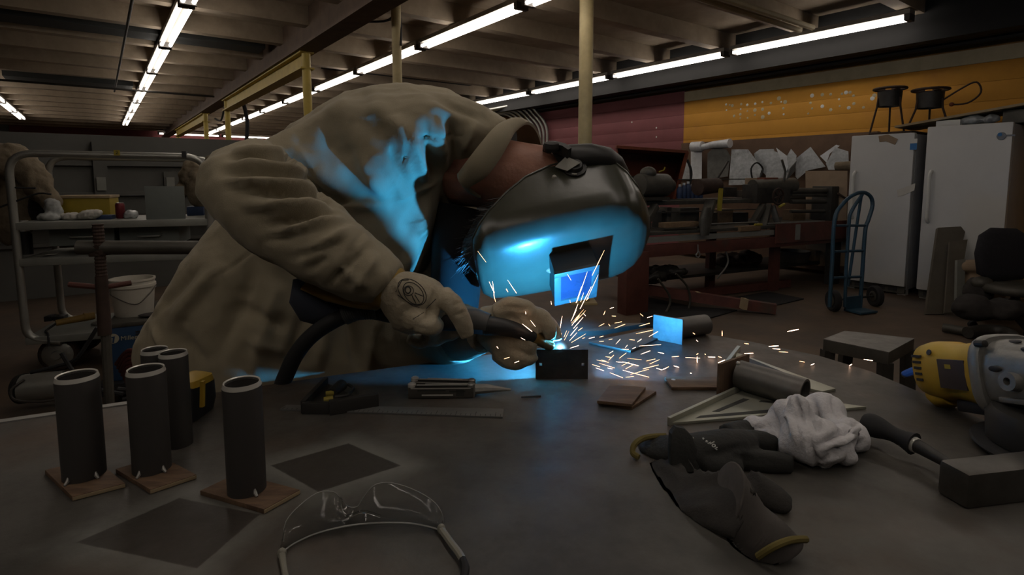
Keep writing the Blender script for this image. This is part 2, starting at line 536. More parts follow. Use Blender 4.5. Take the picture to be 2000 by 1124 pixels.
# dark skylight strips between the ribs
def skylight(pts_u, v0, v1, w):
    O('skylight', uvbox(MB(), pts_u, pts_u + w, v0, v1, CZ - .05, CZ), 'sky_dark', ceil)
for (px, py, v0, v1, w) in ((260, 90, -6, 2.2, .42), (140, 150, -2.2, .2, .5), (1000, 170, 3.2, 6.2, .5), (560, 130, 2.5, 6.0, .3)):
    p = onz(px, py, CZ); skylight(p.dot(HU), v0, v1, w)
p = onz(260, 80, JZ - .05)
ud_ = round((p.dot(HU) + 2 - .54) / 1.08) * 1.08 - 2 + .54
O('air_duct', uvbox(MB(), ud_ - .2, ud_ + .2, -7.5, 1.9, JZ + .004, JZ + .08), 'sky_dark', label='flat dark duct crossing the ceiling at upper left', cat='duct')
# duct hatch box
p = onz(140, 160, JZ)
O('hatch', uvbox(MB(), p.dot(HU) - .25, p.dot(HU) + .25, p.dot(HV) - .9, p.dot(HV) + .9, JZ - .02, CZ), 'sky_dark', ceil)
# thin service pipes under the joists
pp = onz(0, 156, 2.8).dot(HU)
O('service_pipe', MB().tube([W(pp, -8, 2.8), W(pp, 1.9, 2.8)], .018, 8), 'dark_steel', label='thin dark service pipe hung across the ceiling at the left', cat='pipe')
rp = onz(270, 70, 2.86)
O('service_pipe', MB().tube([W(3, rp.dot(HV) - .12, 2.86), W(rp.dot(HU) + 5.2, rp.dot(HV) - .12, 2.86)], .014, 8), 'dark_steel', label='thin dark pipe running lengthwise beside the double lamp row at left', cat='pipe')
c1 = onz(1560, 45, 2.9)
for k, dv in enumerate((0, .14)):
    O('ceiling_conduit', MB().tube([W(c1.dot(HU) + dv, 3.6, 2.9), W(c1.dot(HU) + dv, 6.5, 2.9)], .03, 8), 'cream_strip', label=('nearer' if k == 0 else 'farther') + ' of two pale conduits under the ceiling at upper right', cat='conduit', group='ceiling conduits')

# right wall: painted block courses, purple then orange, a cream band above
UB = 5.53
wr = O('wall_right', uvbox(MB(), -4, 26, VW, VW + .2, 0, CZ), 'mortar', label='long right-hand block wall of the workshop', cat='wall', kind='structure')
zc = .03
while zc < 2.42:
    z1 = min(zc + .196, 2.43)
    O('course', uvbox(MB(), -4, UB, VW - .03, VW, zc, z1 + .002), 'orange_wall', wr, bevel=.002)
    O('course', uvbox(MB(), UB, 9.6, VW - .03, VW, zc, z1 + .002), 'purple_wall', wr, bevel=.002)
    zc += .2
O('course', uvbox(MB(), UB, 9.6, VW - .03, VW, 2.43, 2.6), 'purple_wall', wr, bevel=.002)
O('band', uvbox(MB(), -4, UB, VW - .035, VW, 2.43, 2.58), 'cream_strip', wr)
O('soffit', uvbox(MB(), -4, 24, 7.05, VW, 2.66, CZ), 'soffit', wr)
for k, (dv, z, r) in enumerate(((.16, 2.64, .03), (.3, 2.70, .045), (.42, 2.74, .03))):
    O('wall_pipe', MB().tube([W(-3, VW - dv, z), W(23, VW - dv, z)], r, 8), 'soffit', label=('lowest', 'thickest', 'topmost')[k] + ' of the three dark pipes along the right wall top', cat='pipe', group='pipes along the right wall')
dots = [(332,574),(352,576),(366,580),(334,605),(376,637),(415,572),(412,600),(410,628),(410,649),(448,576),(449,610),(450,647),(492,570),(490,605),(490,632),(531,561),(532,600),(533,643),(568,622),(578,566),(622,540),(634,560),(656,560),(646,595),(648,628),(783,624),(795,565),(804,525),(804,596),(860,520),(860,584),(906,518),(906,603),(952,545),(955,583),(968,515),(990,508),(1012,507),(1031,526),(1005,592),(1033,569),(1086,590),(1135,540),(1146,524)]
def onv(x, y, V):
    r = ray(x, y); return CAM + r * (V / r.dot(HV))
for k, (zx, zy) in enumerate(dots):
    p = onv(1300 + zx / 2.81, zy / 2.81, VW - .031)
    O('paint_patch', MB().lathe([(random.uniform(.012, .03), 0), (.01, .004)], p, -HV, 8), 'cream_strip' if k % 3 else 'plastic_white', wr)
# far end wall and low grey partition
wb = O('wall_back', uvbox(MB(), 24.4, 24.6, -12, 8, 0, CZ + .1), 'grey_wall', label='far end wall of the hall with a dark red band', cat='wall', kind='structure')
O('red_band', uvbox(MB(), 24.34, 24.4, -2.2, 6, 2.3, 3.02), 'red_far', wb)
O('wall_left', uvbox(MB(), -4, 26, -12.2, -12, 0, CZ), 'grey_wall', label='distant left side wall of the hall', cat='wall', kind='structure')
UP = 7.4
wp = O('wall_partition', uvbox(MB(), UP, UP + .1, -6, 4.4, 0, 1.685), 'grey_wall', label='low grey painted partition wall behind the cart', cat='wall', kind='structure')
for z in (1.38, 1.06, .55):
    O('rail', uvbox(MB(), UP - .05, UP, -6, 4.4, z - .02, z + .02), 'grey_wall', wp)
for px in (196, 545, 330):
    r = ray(px, 330); t = UP / r.dot(HU); v = (CAM + r * t).dot(HV)
    O('stud', uvbox(MB(), UP - .07, UP, v - .06, v + .06, 1.02 if px != 330 else .8, 1.62 if px == 196 else 1.3), 'grey_wall', wp)
    O('outlet', uvbox(MB(), UP - .09, UP - .06, v - .04, v + .04, 1.1, 1.24), 'shelf_grey', wp)
# shelving silhouettes low on the partition
O('ledge', uvbox(MB(), UP - .3, UP, -6, 2.4, .8, .84), 'dark_steel', wp)

# door opening and conduits at the far end of the purple wall
P0 = onv(1070, 260, VW - .05); ud = P0.dot(HU)
O('door_1', uvbox(MB(), 9.6, 12.6, VW - .12, VW, 0, 2.3), 'black_plastic', label='dark doorway beyond the purple wall', cat='door', kind='structure')  # black slab in place of the unlit opening
cu_ = thing('conduit_bundle', 'bundle of bent grey conduits rising beside the purple wall', 'conduit', W(9.3, VW - .2, 1.2))
for k in range(7):
    uu = 9.45 - k * .11
    O('conduit', MB().tube(arcpts([W(uu, VW - .09, 1.1), W(uu, VW - .09, 2.2 + .02 * k), W(uu + .38, VW - .3, 2.62 + .03 * k), W(uu + 1.4, VW - .6, 2.72)], .2), .028, 8), 'aluminium', cu_)
O('strap', uvbox(MB(), 8.75, 9.5, VW - .12, VW - .03, 1.78, 1.81), 'dark_steel', cu_)
O('junction_box', uvbox(MB(), 8.3, 8.62, VW - .16, VW - .03, 1.45, 1.92), 'shelf_grey', bevel=.01, label='plain grey electrical box on the purple wall', cat='electrical box')
O('yellow_rail', uvbox(MB(), 9.65, 15, VW - .35, VW - .2, 2.28, 2.42), 'yellow_paint', label='yellow steel rail above the dark doorway', cat='rail')
# two white spots on the purple wall are scuffs
for (x, y) in ((1234, 239), (1282, 250), (1282, 268)):
    p = onv(x, y, VW - .031); O('paint_patch', MB().lathe([(.015, 0), (.008, .004)], p, -HV, 8), 'plastic_white', wr)

# ------------------------------------------------------------------ columns and yellow frames
def column(px, py, zz, r, m, label, ztop, cap=True):
    p = onz(px, py, zz)
    t = thing('column', label, 'column', (p.x, p.y, 0))
    O('shaft', MB().lathe([(r, .02), (r, ztop)], (p.x, p.y, 0), n=20), m, t)
    O('base_plate', MB().box((p.x - r * 1.9, p.y - r * 1.9, 0), (p.x + r * 1.9, p.y + r * 1.9, .02)), m, t)
    if cap: O('cap_plate', MB().box((p.x - r * 1.6, p.y - r * 1.6, ztop), (p.x + r * 1.6, p.y + r * 1.6, ztop + .02)), m, t)
    return p
column(1146, 0, 2.9, .066, 'cream_paint', 'thick cream pipe column with chipped paint before the purple wall', JZ - .02)
column(773, 0, 2.93, .045, 'cream_paint', 'slim cream pipe column rising behind the welder\'s back', JZ - .02)
def ypost(px, r, label, U):
    # the posts stand on the girder line
    rr = ray(px, 260); t = 2.07 / rr.dot(HV) if rr.dot(HV) > .05 else 8
    p = CAM + rr * t
    th = thing('yellow_post', label, 'post', (p.x, p.y, 0))
    O('shaft', MB().lathe([(r, .015), (r, 2.715)], (p.x, p.y, 0), n=14), 'yellow_paint', th)
    O('foot', MB().box((p.x - .12, p.y - .12, 0), (p.x + .12, p.y + .12, .015)), 'yellow_paint', th)
    return p.dot(HU)
ua = ypost(603, .05, 'nearest yellow steel post, just left of the welder\'s back', 0)
ub = ypost(446, .05, 'second yellow steel post, where the near yellow beam ends', 0)
uc = ypost(403, .05, 'third yellow steel post, at the near end of the far beam', 0)
ue = ypost(348, .05, 'farthest yellow steel post, above the grey partition', 0)
def ybeam(u0, u1, label):
    t = thing('yellow_beam', label, 'beam', W((u0 + u1) / 2, 2.07, 2.52))
    O('web', uvbox(MB(), u0, u1, 2.055, 2.085, 2.53, 2.715), 'yellow_paint', t)
    O('flange', uvbox(MB(), u0, u1, 1.99, 2.15, 2.515, 2.535), 'yellow_paint', t)
    O('flange', uvbox(MB(), u0, u1, 1.99, 2.15, 2.70, 2.72), 'yellow_paint', t)
ybeam(ua - .05, ub + .05, 'near yellow steel beam carried by two yellow posts')
ybeam(uc - .05, ue + .05, 'far yellow steel beam above the grey partition')
O('hanging_strap', MB().tube(spline([W(ub - .3, 2.3, 2.66), W(ub - .32, 2.35, 2.3), W(ub - .3, 2.32, 1.9)]), .035, 6), 'black_fabric', label='dark strap hanging beside the second yellow post', cat='strap')
O('hanging_cable', MB().tube(spline([W(uc - 1.2, 2.25, 2.66), W(uc - .8, 2.25, 2.5), W(uc - .1, 2.25, 2.6)]), .02, 6), 'black_rubber', label='dark cable slung under the far yellow beam', cat='cable')
a0 = W(5.3, 2.5, 2.9)
O('hanging_cable', MB().tube(spline([W(6.2, 2.2, 2.95), W(5.6, 2.5, 2.86), W(5.15, 2.45, 2.84), W(5.05, 2.42, 2.5)]), .012, 6), 'black_rubber', label='black cable draped from the girder to the slim cream column', cat='cable')

# ------------------------------------------------------------------ fluorescent fixtures
FL = 2.02
def fixture(M, label, two=True):
    t = thing('fluorescent_light', label, 'ceiling light', M=M, group='fluorescent tube lights')
    O('housing', MB(M).box((-FL / 2, -.07, .035), (FL / 2, .07, .085)), 'fixture', t, bevel=.006)
    for s in ((-.045, .045) if two else (0,)):
        O('tube', MB(M).tube([(-FL / 2 + .05, s, 0), (FL / 2 - .05, s, 0)], .019, 8), 'tube', t)
    for e in (-1, 1):
        O('socket', MB(M).box((e * (FL / 2 - .05), -.07, -.025), (e * FL / 2, .07, .04)), 'socket', t)
    return t
def Mrow(u, v, z=LZ, across=False):
    ax = HV if across else HU; ay = -HU if across else HV
    p = W(u, v, z)
    return Matrix(((ax.x, ay.x, 0, p.x), (ax.y, ay.y, 0, p.y), (0, 0, 1, p.z), (0, 0, 0, 1)))
ORD = ['first', 'second', 'third', 'fourth', 'fifth', 'sixth', 'seventh', 'eighth', 'ninth', 'tenth', 'eleventh', 'twelfth', 'thirteenth']
proto = fixture(Mrow(0, 0), 'x')
def lights(spots, what):
    for k, M in enumerate(spots):
        copy_tree(proto, M, label='%s light of %s' % (ORD[k], what))
SP = 2.09
rowB = [Mrow(5.36 + SP * k, 3.36) for k in range(-1, 9)]
rowA = [Mrow(5.12 + SP * k, .775) for k in range(0, 8)]
rowC = [Mrow(3.28 + SP * k, 6.78) for k in range(0, 9)]
rowL = [Mrow(15.2 + SP * k, -1.55) for k in range(-1, 3)]
rowF = [Mrow(24.0, 2.86 + SP * k, LZ + .0, True) for k in range(0, 2)]
lights(rowA, 'the double tube row at upper left, counted from the viewer')
lights(rowB, 'the middle row passing behind the welder, counted from the viewer')
lights(rowC, 'the right row along the orange wall, counted from the viewer')
lights(rowL, 'the short row at the left picture edge, counted from the viewer')
copyF = rowF[:3]
lights(copyF, 'the crosswise row at the far end wall, counted from the left')
for k, (uu, vv) in enumerate(((.9, .775), (-1.2, .775), (3.0, .775), (1.18, 3.36), (-.9, 3.36), (.9, -1.55), (-1.2, -1.55))):  # last two added on the left row's line to brighten the jacket
    copy_tree(proto, Mrow(uu, vv), label='%s of the fluorescent lights above and behind the viewer, out of view' % ORD[k])
for o in [proto] + list(proto.children): bpy.data.objects.remove(o)
# ================================================================== the welding table
def table_material():
    m = bpy.data.materials.new('table_top'); m.use_nodes = True
    nt = m.node_tree; N, L = nt.nodes, nt.links
    b = N['Principled BSDF']
    geo = N.new('ShaderNodeNewGeometry')
    sep = N.new('ShaderNodeSeparateXYZ'); L.new(geo.outputs['Position'], sep.inputs[0])
    def math_(op, a, bb=None):
        n = N.new('ShaderNodeMath'); n.operation = op
        for i, q in enumerate((a, bb)):
            if q is None: continue
            if isinstance(q, (int, float)): n.inputs[i].default_value = q
            else: L.new(q, n.inputs[i])
        return n.outputs[0]
    def nz(scale, detail=6, rough=.65, sx=1, sy=1):
        mp = N.new('ShaderNodeMapping'); mp.inputs['Scale'].default_value = (sx, sy, 1); L.new(geo.outputs['Position'], mp.inputs[0])
        n = N.new('ShaderNodeTexNoise'); n.inputs['Scale'].default_value = scale; n.inputs['Detail'].default_value = detail; n.inputs['Roughness'].default_value = rough
        L.new(mp.outputs[0], n.inputs[0]); return n.outputs[0]
    def mr(x, a, bb, c=0., d=1.):
        n = N.new('ShaderNodeMapRange'); n.inputs[1].default_value = a; n.inputs[2].default_value = bb; n.inputs[3].default_value = c; n.inputs[4].default_value = d
        n.clamp = True; L.new(x, n.inputs[0]); return n.outputs[0]
    def mix(f, a, bb):
        n = N.new('ShaderNodeMix'); n.data_type = 'RGBA'
        L.new(f, n.inputs[0])
        for i, q in ((6, a), (7, bb)):
            if isinstance(q, tuple): n.inputs[i].default_value = q + (1,)
            else: L.new(q, n.inputs[i])
        return n.outputs[2]
    n1, n2, n3 = nz(5.5), nz(18), nz(2.6)
    wob = math_('MULTIPLY', math_('SUBTRACT', nz(70, 3), .5), .006)
    base = mix(mr(n1, .35, .65), (.056, .052, .046), (.115, .107, .094))
    base = mix(mr(n3, .48, .66), base, (.088, .059, .04))
    base = mix(mr(n2, .55, .75, 0, .6), base, (.05, .046, .042))
    # bare squares left where plates masked the pale overspray
    def quad(pts, base, halo_w, halo_c, amt):
        P = [tz(*q) for q in pts]
        cx = sum(p.x for p in P) / 4; cy = sum(p.y for p in P) / 4
        s = None
        for i in range(4):
            a, c = P[i], P[(i + 1) % 4]
            nx, ny = (c.y - a.y), -(c.x - a.x); l = math.hypot(nx, ny); nx, ny = nx / l, ny / l
            if (cx - a.x) * nx + (cy - a.y) * ny > 0: nx, ny = -nx, -ny
            dd = math_('ADD', math_('ADD', math_('MULTIPLY', sep.outputs[0], nx), math_('MULTIPLY', sep.outputs[1], ny)), -(a.x * nx + a.y * ny))
            s = dd if s is None else math_('MAXIMUM', s, dd)
        s = math_('ADD', s, math_('MULTIPLY', wob, .35))
        inside = mr(s, -.001, .001, 1, 0)
        halo = math_('MULTIPLY', math_('MULTIPLY', mr(s, -.0005, .001), mr(s, .004, halo_w, 1, 0)), mr(n1, .38, .6, .35, 1))
        o = mix(math_('MULTIPLY', halo, amt), base, halo_c)
        return mix(math_('MULTIPLY', inside, .75), o, (.042, .037, .032))
    base = quad([(530, 910), (680, 867), (782, 910), (622, 961)], base, .032, (.20, .20, .18), 1.0)
    base = quad([(150, 1060), (350, 974), (506, 1006), (385, 1110)], base, .032, (.20, .20, .18), 1.0)
    L.new(base, b.inputs['Base Color'])
    b.inputs['Metallic'].default_value = .25
    L.new(mr(n2, .3, .7, .42, .62), b.inputs['Roughness'])
    bp = N.new('ShaderNodeBump'); bp.inputs['Strength'].default_value = .12; bp.inputs['Distance'].default_value = .004
    L.new(nz(45, 5), bp.inputs['Height']); L.new(bp.outputs[0], b.inputs['Normal'])
    MATS['table_top'] = m
table_material()
outline = [(-1.5, .20), (.58, .20), (.64, .5), (.633, .68), (.621, .784), (.60, .903), (.559, .985), (.475, 1.071), (.422, 1.112), (.37, 1.135), (.311, 1.137), (.22, 1.105), (-.301, .879), (-.673, .702), (-1.5, .31)]
tb = thing('welding_table', 'large scarred steel welding table with a rounded far corner', 'table', (-.2, .6, 0))
O('table_top', MB().prism([(x, y, TZ - .022) for x, y in outline], (0, 0, .022)), 'table_top', tb, bevel=.0015)
# pale bare edge strip along the back left edge
ea, eb = Vector((-1.5, .31, TZ - .014)), Vector((-.52, .777, TZ - .014))
nrm = Vector((-(eb - ea).y, (eb - ea).x, 0)).normalized()
O('edge_strip', MB().bar(ea + nrm * .006, eb + nrm * .006, .012, .03), 'table_pale', tb)
for (x, y) in ((-1.35, .28), (.5, .3), (.42, .98), (-.25, .8)):
    O('leg', MB().box((x - .03, y - .03, 0), (x + .03, y + .03, TZ - .022)), 'raw_steel', tb)
O('apron_rail', MB().bar((-1.4, .27, TZ - .06), (.55, .27, TZ - .06), .03, .07), 'raw_steel', tb)
O('apron_rail', MB().bar((-1.32, .30, TZ - .06), (.3, 1.0, TZ - .06), .03, .07), 'raw_steel', tb)

# ------------------------------------------------------------------ pipes standing on the table
def stand_h(base, ytop):
    """height of a point above the table over pixel base, seen at row ytop"""
    p = tz(*base); lo, hi = 0, .5
    for _ in range(40):
        mid = (lo + hi) / 2
        if proj(p + Vector((0, 0, mid)))[1] > ytop: lo = mid
        else: hi = mid
    return lo
def pipe(base, ytop, wpx, label, plate=None, up=0.0, tacks=()):
    p = tz(*base); r = wpx * dep(p) / F / 2; h = stand_h(base, ytop); p = p + Vector((0, 0, 0))
    t = thing('pipe_post' if plate else 'pipe_blank', label, 'pipe', (p.x, p.y, TZ), group='steel pipes on the table')
    z0 = TZ
    if plate:
        A, B, C = [tz(*q) for q in plate]; D = A + C - B
        O('base_plate', MB().prism([A, B, C, D], (0, 0, .005)), 'rusty_plate', t, bevel=.0006)
        nB = (C - B).normalized(); 
        # bright sawn edge facing the viewer
        off = Vector(((C - B).y, -(C - B).x, 0)).normalized() * .0006
        O('sawn_edge', MB().hexa([B + off + Vector((0,0,.0008)), C + off + Vector((0,0,.0008)), C + Vector((0,0,.0008)), B + Vector((0,0,.0008)), B + off + Vector((0,0,.0042)), C + off + Vector((0,0,.0042)), C + Vector((0,0,.0042)), B + Vector((0,0,.0042))]), 'wood_pale', t)
        z0 += .005
    o = Vector((p.x, p.y, 0))
    ri = r * .86; zt = TZ + h
    O('pipe', MB().lathe([(ri, z0), (r, z0), (r, zt - .004), (r * .93, zt), (ri, zt - .001)], o, n=40, cap=False, loop=True), 'mill_pipe', t, smooth=30)
    O('bevelled_rim', MB().lathe([(r * 1.003, zt - .0042), (r * .932, zt + .0004), (ri, zt - .0004), (ri * 1.0, zt - .003)], o, n=40, cap=False, loop=True), 'bright_steel', t, smooth=30)
    for (tx, ty) in tacks:
        q = onz(tx, ty, z0); d = (q - o); d.z = 0; d.normalize()
        c = o + d * r + Vector((0, 0, z0 + .004))
        O('tack_weld', MB().tube([c + d * .004 - Vector((0, 0, .0035)), c - Vector((0, 0, .001)), c + Vector((0, 0, .003)) - d * .001], [.0013, .002, .0012], 8), 'tack_steel', t)
    return t
pipe((166, 936), 732, 71, 'leftmost pipe, dark steel, tacked upright on a rusty plate', [(88, 927), (142, 980), (245, 953)], tacks=((132, 947), (199, 938)))
pipe((298, 924), 720, 66, 'middle dark steel pipe tacked on a plate, with two tack welds', [(226, 925), (294, 966), (384, 936)], tacks=((268, 936), (328, 925)))
pipe((483, 965), 746, 70, 'dark steel pipe on a plate, rightmost, in front of the coat', [(391, 968), (516, 1005), (586, 966)], tacks=((502, 972),))
pipe((349, 868), 688, 50, 'bare pipe without a plate, standing behind the middle pipe')
pipe((313, 856), 682, 47, 'hindmost bare pipe, only its rim and left side in view')

# ------------------------------------------------------------------ the workpiece under the arc
A, B = tz(1046, 741), tz(1148, 741)
WH = 60 * dep(A) / F * .985
ax = (B - A).normalized(); ay = Vector((-ax.y, ax.x, 0))
MWp = Matrix(((ax.x, ay.x, 0, A.x), (ax.y, ay.y, 0, A.y), (0, 0, 1, TZ), (0, 0, 0, 1)))
WL = (B - A).length
wpz = thing('workpiece', 'small drilled steel plate with a pipe stub being welded', 'workpiece', M=MWp)
mb = MB(MWp)
# plate with two drilled holes: built from strips around square-cornered octagon holes
def holed_plate(mb, L, H, T, holes, r):
    xs = [0] + sum([[x - r, x + r] for x, z in holes], []) + [L]
    for i in range(0, len(xs) - 1, 2): mb.box((xs[i], 0, 0), (xs[i + 1], T, H))
    for x, z in holes:
        mb.box((x - r, 0, 0), (x + r, T, z - r)); mb.box((x - r, 0, z + r), (x + r, T, H))
holed_plate(mb, WL, WH, .005, [(.008, WH * .5), (WL - .008, WH * .5)], .0022)
O('plate', mb, 'plate_dark', wpz)
O('pipe_stub', MB(MWp).lathe([(.0145, .0052), (.017, .0052), (.017, .10), (.0145, .10)], (WL / 2, 0, WH / 2), (0, 1, 0), n=28, cap=False, loop=True), 'mill_pipe', wpz)
arc_w = MWp @ Vector((.0395, .0095, WH - .0044))
O('weld_bead', MB(MWp).tube([(WL / 2 + .018 * math.sin(q), .0066, WH / 2 + .018 * math.cos(q)) for q in [(-.5 + .12 * k) for k in range(12)]], .0026, 8), 'bright_steel', wpz)
# the arc: a small ball of incandescent gas and the light it gives
arc = O('welding_arc', MB().ball(arc_w, (.0042, .0036, .0036), 16, 10), 'arc', label='blue-white welding arc at the top of the plate', cat='welding arc')

O('bloom_ball', MB().ball(arc_w + Vector((.001, .001, .004)), (.016, .014, .014), 16, 12), 'arc_bloom', arc)  # added bloom: emitting ball standing in for the glare round the arc
O('fume_glow_ball', MB().ball(arc_w + Vector((.03, .03, .018)), (.075, .05, .035), 16, 12), 'fume_glow', arc)  # fume haze given its own emission in place of arc light on it

# ------------------------------------------------------------------ small plates, square heads, tools
def flat_plate(px, th, m, label, name='steel_offcut', up=0.0, cat='plate', group=None):
    P = [tz(*q, up) for q in px]
    return O(name, MB().prism(P, (0, 0, th)), m, bevel=.0006, label=label, cat=cat, group=group)
flat_plate([(1168, 791), (1235, 801), (1282, 770), (1218, 762)], .0045, 'rusty_plate', 'lower rusty steel offcut of the small stack, mostly covered', group='plate stack')
flat_plate([(1166, 789), (1234, 796), (1261, 762), (1192, 757)], .0045, 'rusty_plate', 'upper rusty steel offcut lying skewed on another', up=.0047, group='plate stack')
fp = thing('drilled_plate', 'flat brown steel strip with a drilled end beside the raised plate', 'plate', tz(1355, 750))
P = [tz(*q) for q in ((1312, 763), (1404, 763), (1402, 742), (1298, 742))]
O('plate', MB().prism(P, (0, 0, .005)), 'rusty_plate', fp, bevel=.0005)
O('drilled_hole', MB().lathe([(.0035, .0051), (.003, .0053)], tz(1315, 748), n=12), 'bright_steel', fp)

# combination square head, with its level vials and scriber
sq = thing('square_head', 'black cast combination-square head with a small level vial', 'square', tz(660, 780))
a, b_, c_ = tz(592, 796), tz(632, 746), tz(738, 780)
Mq = Matrix.Identity(4)
O('fence', MB().bar(tz(592, 796, .009), tz(637, 748, .009), .007, .018), 'dark_steel', sq, bevel=.001)
O('base_face', MB().bar(tz(591, 797, .008), tz(645, 797, .008), .008, .016), 'dark_steel', sq, bevel=.001)
O('mitre_face', MB().bar(tz(643, 797, .010), tz(739, 782, .010), .008, .020), 'dark_steel', sq, bevel=.001)
O('web', MB().prism([tz(600, 794, .002), tz(636, 755, .002), tz(700, 785, .002), tz(645, 795, .002)], (0, 0, .006)), 'machine_dark', sq)
O('lock_knob', MB().tube([tz(648, 770, .010), tz(668, 752, .012)], .0085, 14), 'dark_steel', sq, smooth=40)
O('level_vial', MB().tube([tz(632, 783, .011), tz(650, 780, .011)], .005, 12), 'amber_vial', sq)
O('level_vial', MB().tube([tz(636, 770, .011), tz(652, 768, .011)], .004, 12), 'amber_vial', sq)
O('thumb_arc', MB().tube(spline([tz(655, 775, .009), tz(678, 772, .01), tz(690, 760, .009), tz(680, 752, .009)], 5), .0022, 8), 'dark_steel', sq)
# steel rule
r0, r1, r2, r3 = tz(546, 803), tz(982, 818), tz(984, 802), tz(560, 794)
rl = thing('steel_rule', 'long dark steel rule lying along the table front of the multi-tool', 'ruler', tz(765, 806))
O('blade', MB().prism([r0, r1, r2, r3], (0, 0, .0025)), 'rule_steel', rl, bevel=.0004)
mb = MB()
for k in range(46):
    t = (k + .5) / 46; s = .25 if k % 4 else .5
    p0 = r0.lerp(r1, t); p1 = r3.lerp(r2, t); q = p0.lerp(p1, s); w = (r1 - r0).normalized() * .0004; z = Vector((0, 0, .0026)); zz = Vector((0, 0, .00015))
    mb.hexa([p0 - w + z, p0 + w + z, q + w + z, q - w + z, p0 - w + z + zz, p0 + w + z + zz, q + w + z + zz, q - w + z + zz])
O('graduations', mb, 'slot_dark', rl, kind='stuff')
# multi-tool pliers
mt = thing('multi_tool', 'folding steel multi-tool with open plier jaws', 'multi-tool', tz(890, 775))
MT0, MT1 = tz(797, 780), tz(925, 779)
mx_ = (MT1 - MT0).normalized(); my_ = Vector((-mx_.y, mx_.x, 0))
MM = Matrix(((mx_.x, my_.x, 0, MT0.x), (mx_.y, my_.y, 0, MT0.y), (0, 0, 1, TZ), (0, 0, 0, 1)))
LT = (MT1 - MT0).length
for k, (y0, z0, a0) in enumerate(((0, .001, 0), (.026, .001, -.09))):
    Rz = MM @ Matrix.Translation((0, y0, z0)) @ Matrix.Rotation(a0, 4, 'Z')
    hnd = O('handle', MB(Rz).box((0, 0, 0), (LT, .0028, .0155)).box((0, .0102, 0), (LT, .013, .0155)).box((0, .002, 0), (LT, .011, .0025)), 'hammer_steel', mt, bevel=.0005)
    for (xa, xb, za, zb, m_) in ((.014, .055, .0105, .0125, 'slot_dark'), (.060, LT - .012, .0085, .0115, 'slot_dark'), (.020, LT - .03, .0035, .0055, 'bright_steel'), (.070, .082, .003, .0125, 'slot_dark'), (.004, LT - .004, .0140, .0150, 'bright_steel')):
        O('slot' if m_ == 'slot_dark' else 'rail', MB(Rz).box((xa, -.0003, za), (min(xb, LT - .004), .0003, zb)), m_, hnd)
    for i in range(4):
        O('folded_blade', MB(Rz).box((.006 + .006 * i, .0034 + .0017 * i, .004), (LT - .004 - .014 * (i % 3), .0044 + .0017 * i, .0175 + .0012 * (i % 2))), 'bright_steel' if i % 2 else 'dark_steel', mt)
    O('pivot', MB(Rz).lathe([(.006, 0), (.006, .0195), (.004, .021)], (.005, .0065, 0), n=14), 'bright_steel', mt)
    O('pivot', MB(Rz).lathe([(.006, 0), (.006, .0185), (.004, .02)], (LT - .004, .0065, 0), n=14), 'cast_grey', mt)
for s in (0, 1):
    J = [MM @ Vector(q) for q in ((LT - .005, .012 + .006 * s, .008), (LT + .018, .013 + .005 * s, .009), (LT + .055, .015 + .001 * s, .007))]
    O('jaw', MB().tube(J, [.0075, .0062, .0012], 8), 'cast_grey', mt)
O('scriber', MB().tube([tz(1018, 776, .0015), tz(1056, 774, .0015)], [.001, .0014], 6), 'dark_steel', label='tiny thin dark scriber lying right of the multi-tool', cat='scriber')

# raised plate with pipe, lying on its side by the speed square
def pipe_on_plate(face, pipe_px, r, name, label, m1, m2, thick=.005, dirv=None, Lp=.1, tacks=True, holes=()):
    """face: four pixels+heights of the plate front; pipe along dirv"""
    t = thing(name, label, 'pipe', face[0])
    n = (face[1] - face[0]).cross(face[3] - face[0]).normalized()
    if n.dot(dirv) < 0: n = -n
    O('plate', MB().prism(face, -n * thick), m1, t, bevel=.0006)
    d = dirv.normalized(); c = pipe_px + d * .006
    O('pipe', MB().lathe([(r * .85, 0), (r, 0), (r, Lp), (r * .85, Lp)], c, d, n=32, cap=False, loop=True), m2, t, smooth=30)
    if tacks:
        up = Vector((0, 0, 1)); sd = d.cross(up).normalized()
        for q in (up * .9 + sd * .4, up * -.2 - sd):
            q = q.normalized() * r
            O('tack_weld', MB().ball(c + q + d * .002, .0035, 8, 6), 'bright_steel', t)
    return t
# right: plate stands on edge, pipe comes toward lower right
fA, fB = tz(1405, 778), tz(1462, 748)
hh = stand_h((1462, 748), 692); h2 = stand_h((1405, 778), 712)
face = [fA, fB, fB + Vector((0, 0, hh)), fA + Vector((0, 0, h2))]
pe = tz(1572, 765, .0235); ps = Vector((face[0] + face[1] + face[2] + face[3])) / 4
ps = Vector((ps.x, ps.y, TZ + .0265)); pe = tz(1563, 768, .0225)
pipe_on_plate(face, ps, .0215, 'pipe_post', 'pipe welded to a plate lying on its side by the speed square', 'rusty_plate', 'raw_steel', dirv=(pe - ps), Lp=(pe - ps).length)
# far: pale plate lit by the arc, pipe lying behind it
gA, gB = tz(1277, 662), tz(1334, 673)
g1 = stand_h((1277, 662), 614); g2 = stand_h((1334, 673), 624)
face = [gA, gB, gB + Vector((0, 0, g2)), gA + Vector((0, 0, g1))]
gc = (gA + gB) / 2 + Vector((0, 0, .021)) + Vector((.008, .014, 0))
gd_ = Vector((-(gB - gA).y, (gB - gA).x, 0))
ge = at(1372, 643, dep(gc) + .035)
pipe_on_plate(face, gc, .0205, 'pipe_post', 'pale square plate with a pipe behind it, at the far table edge', 'plate_pale', 'raw_steel', dirv=Vector((ge.x - gc.x, ge.y - gc.y, 0)), Lp=.085, tacks=False)
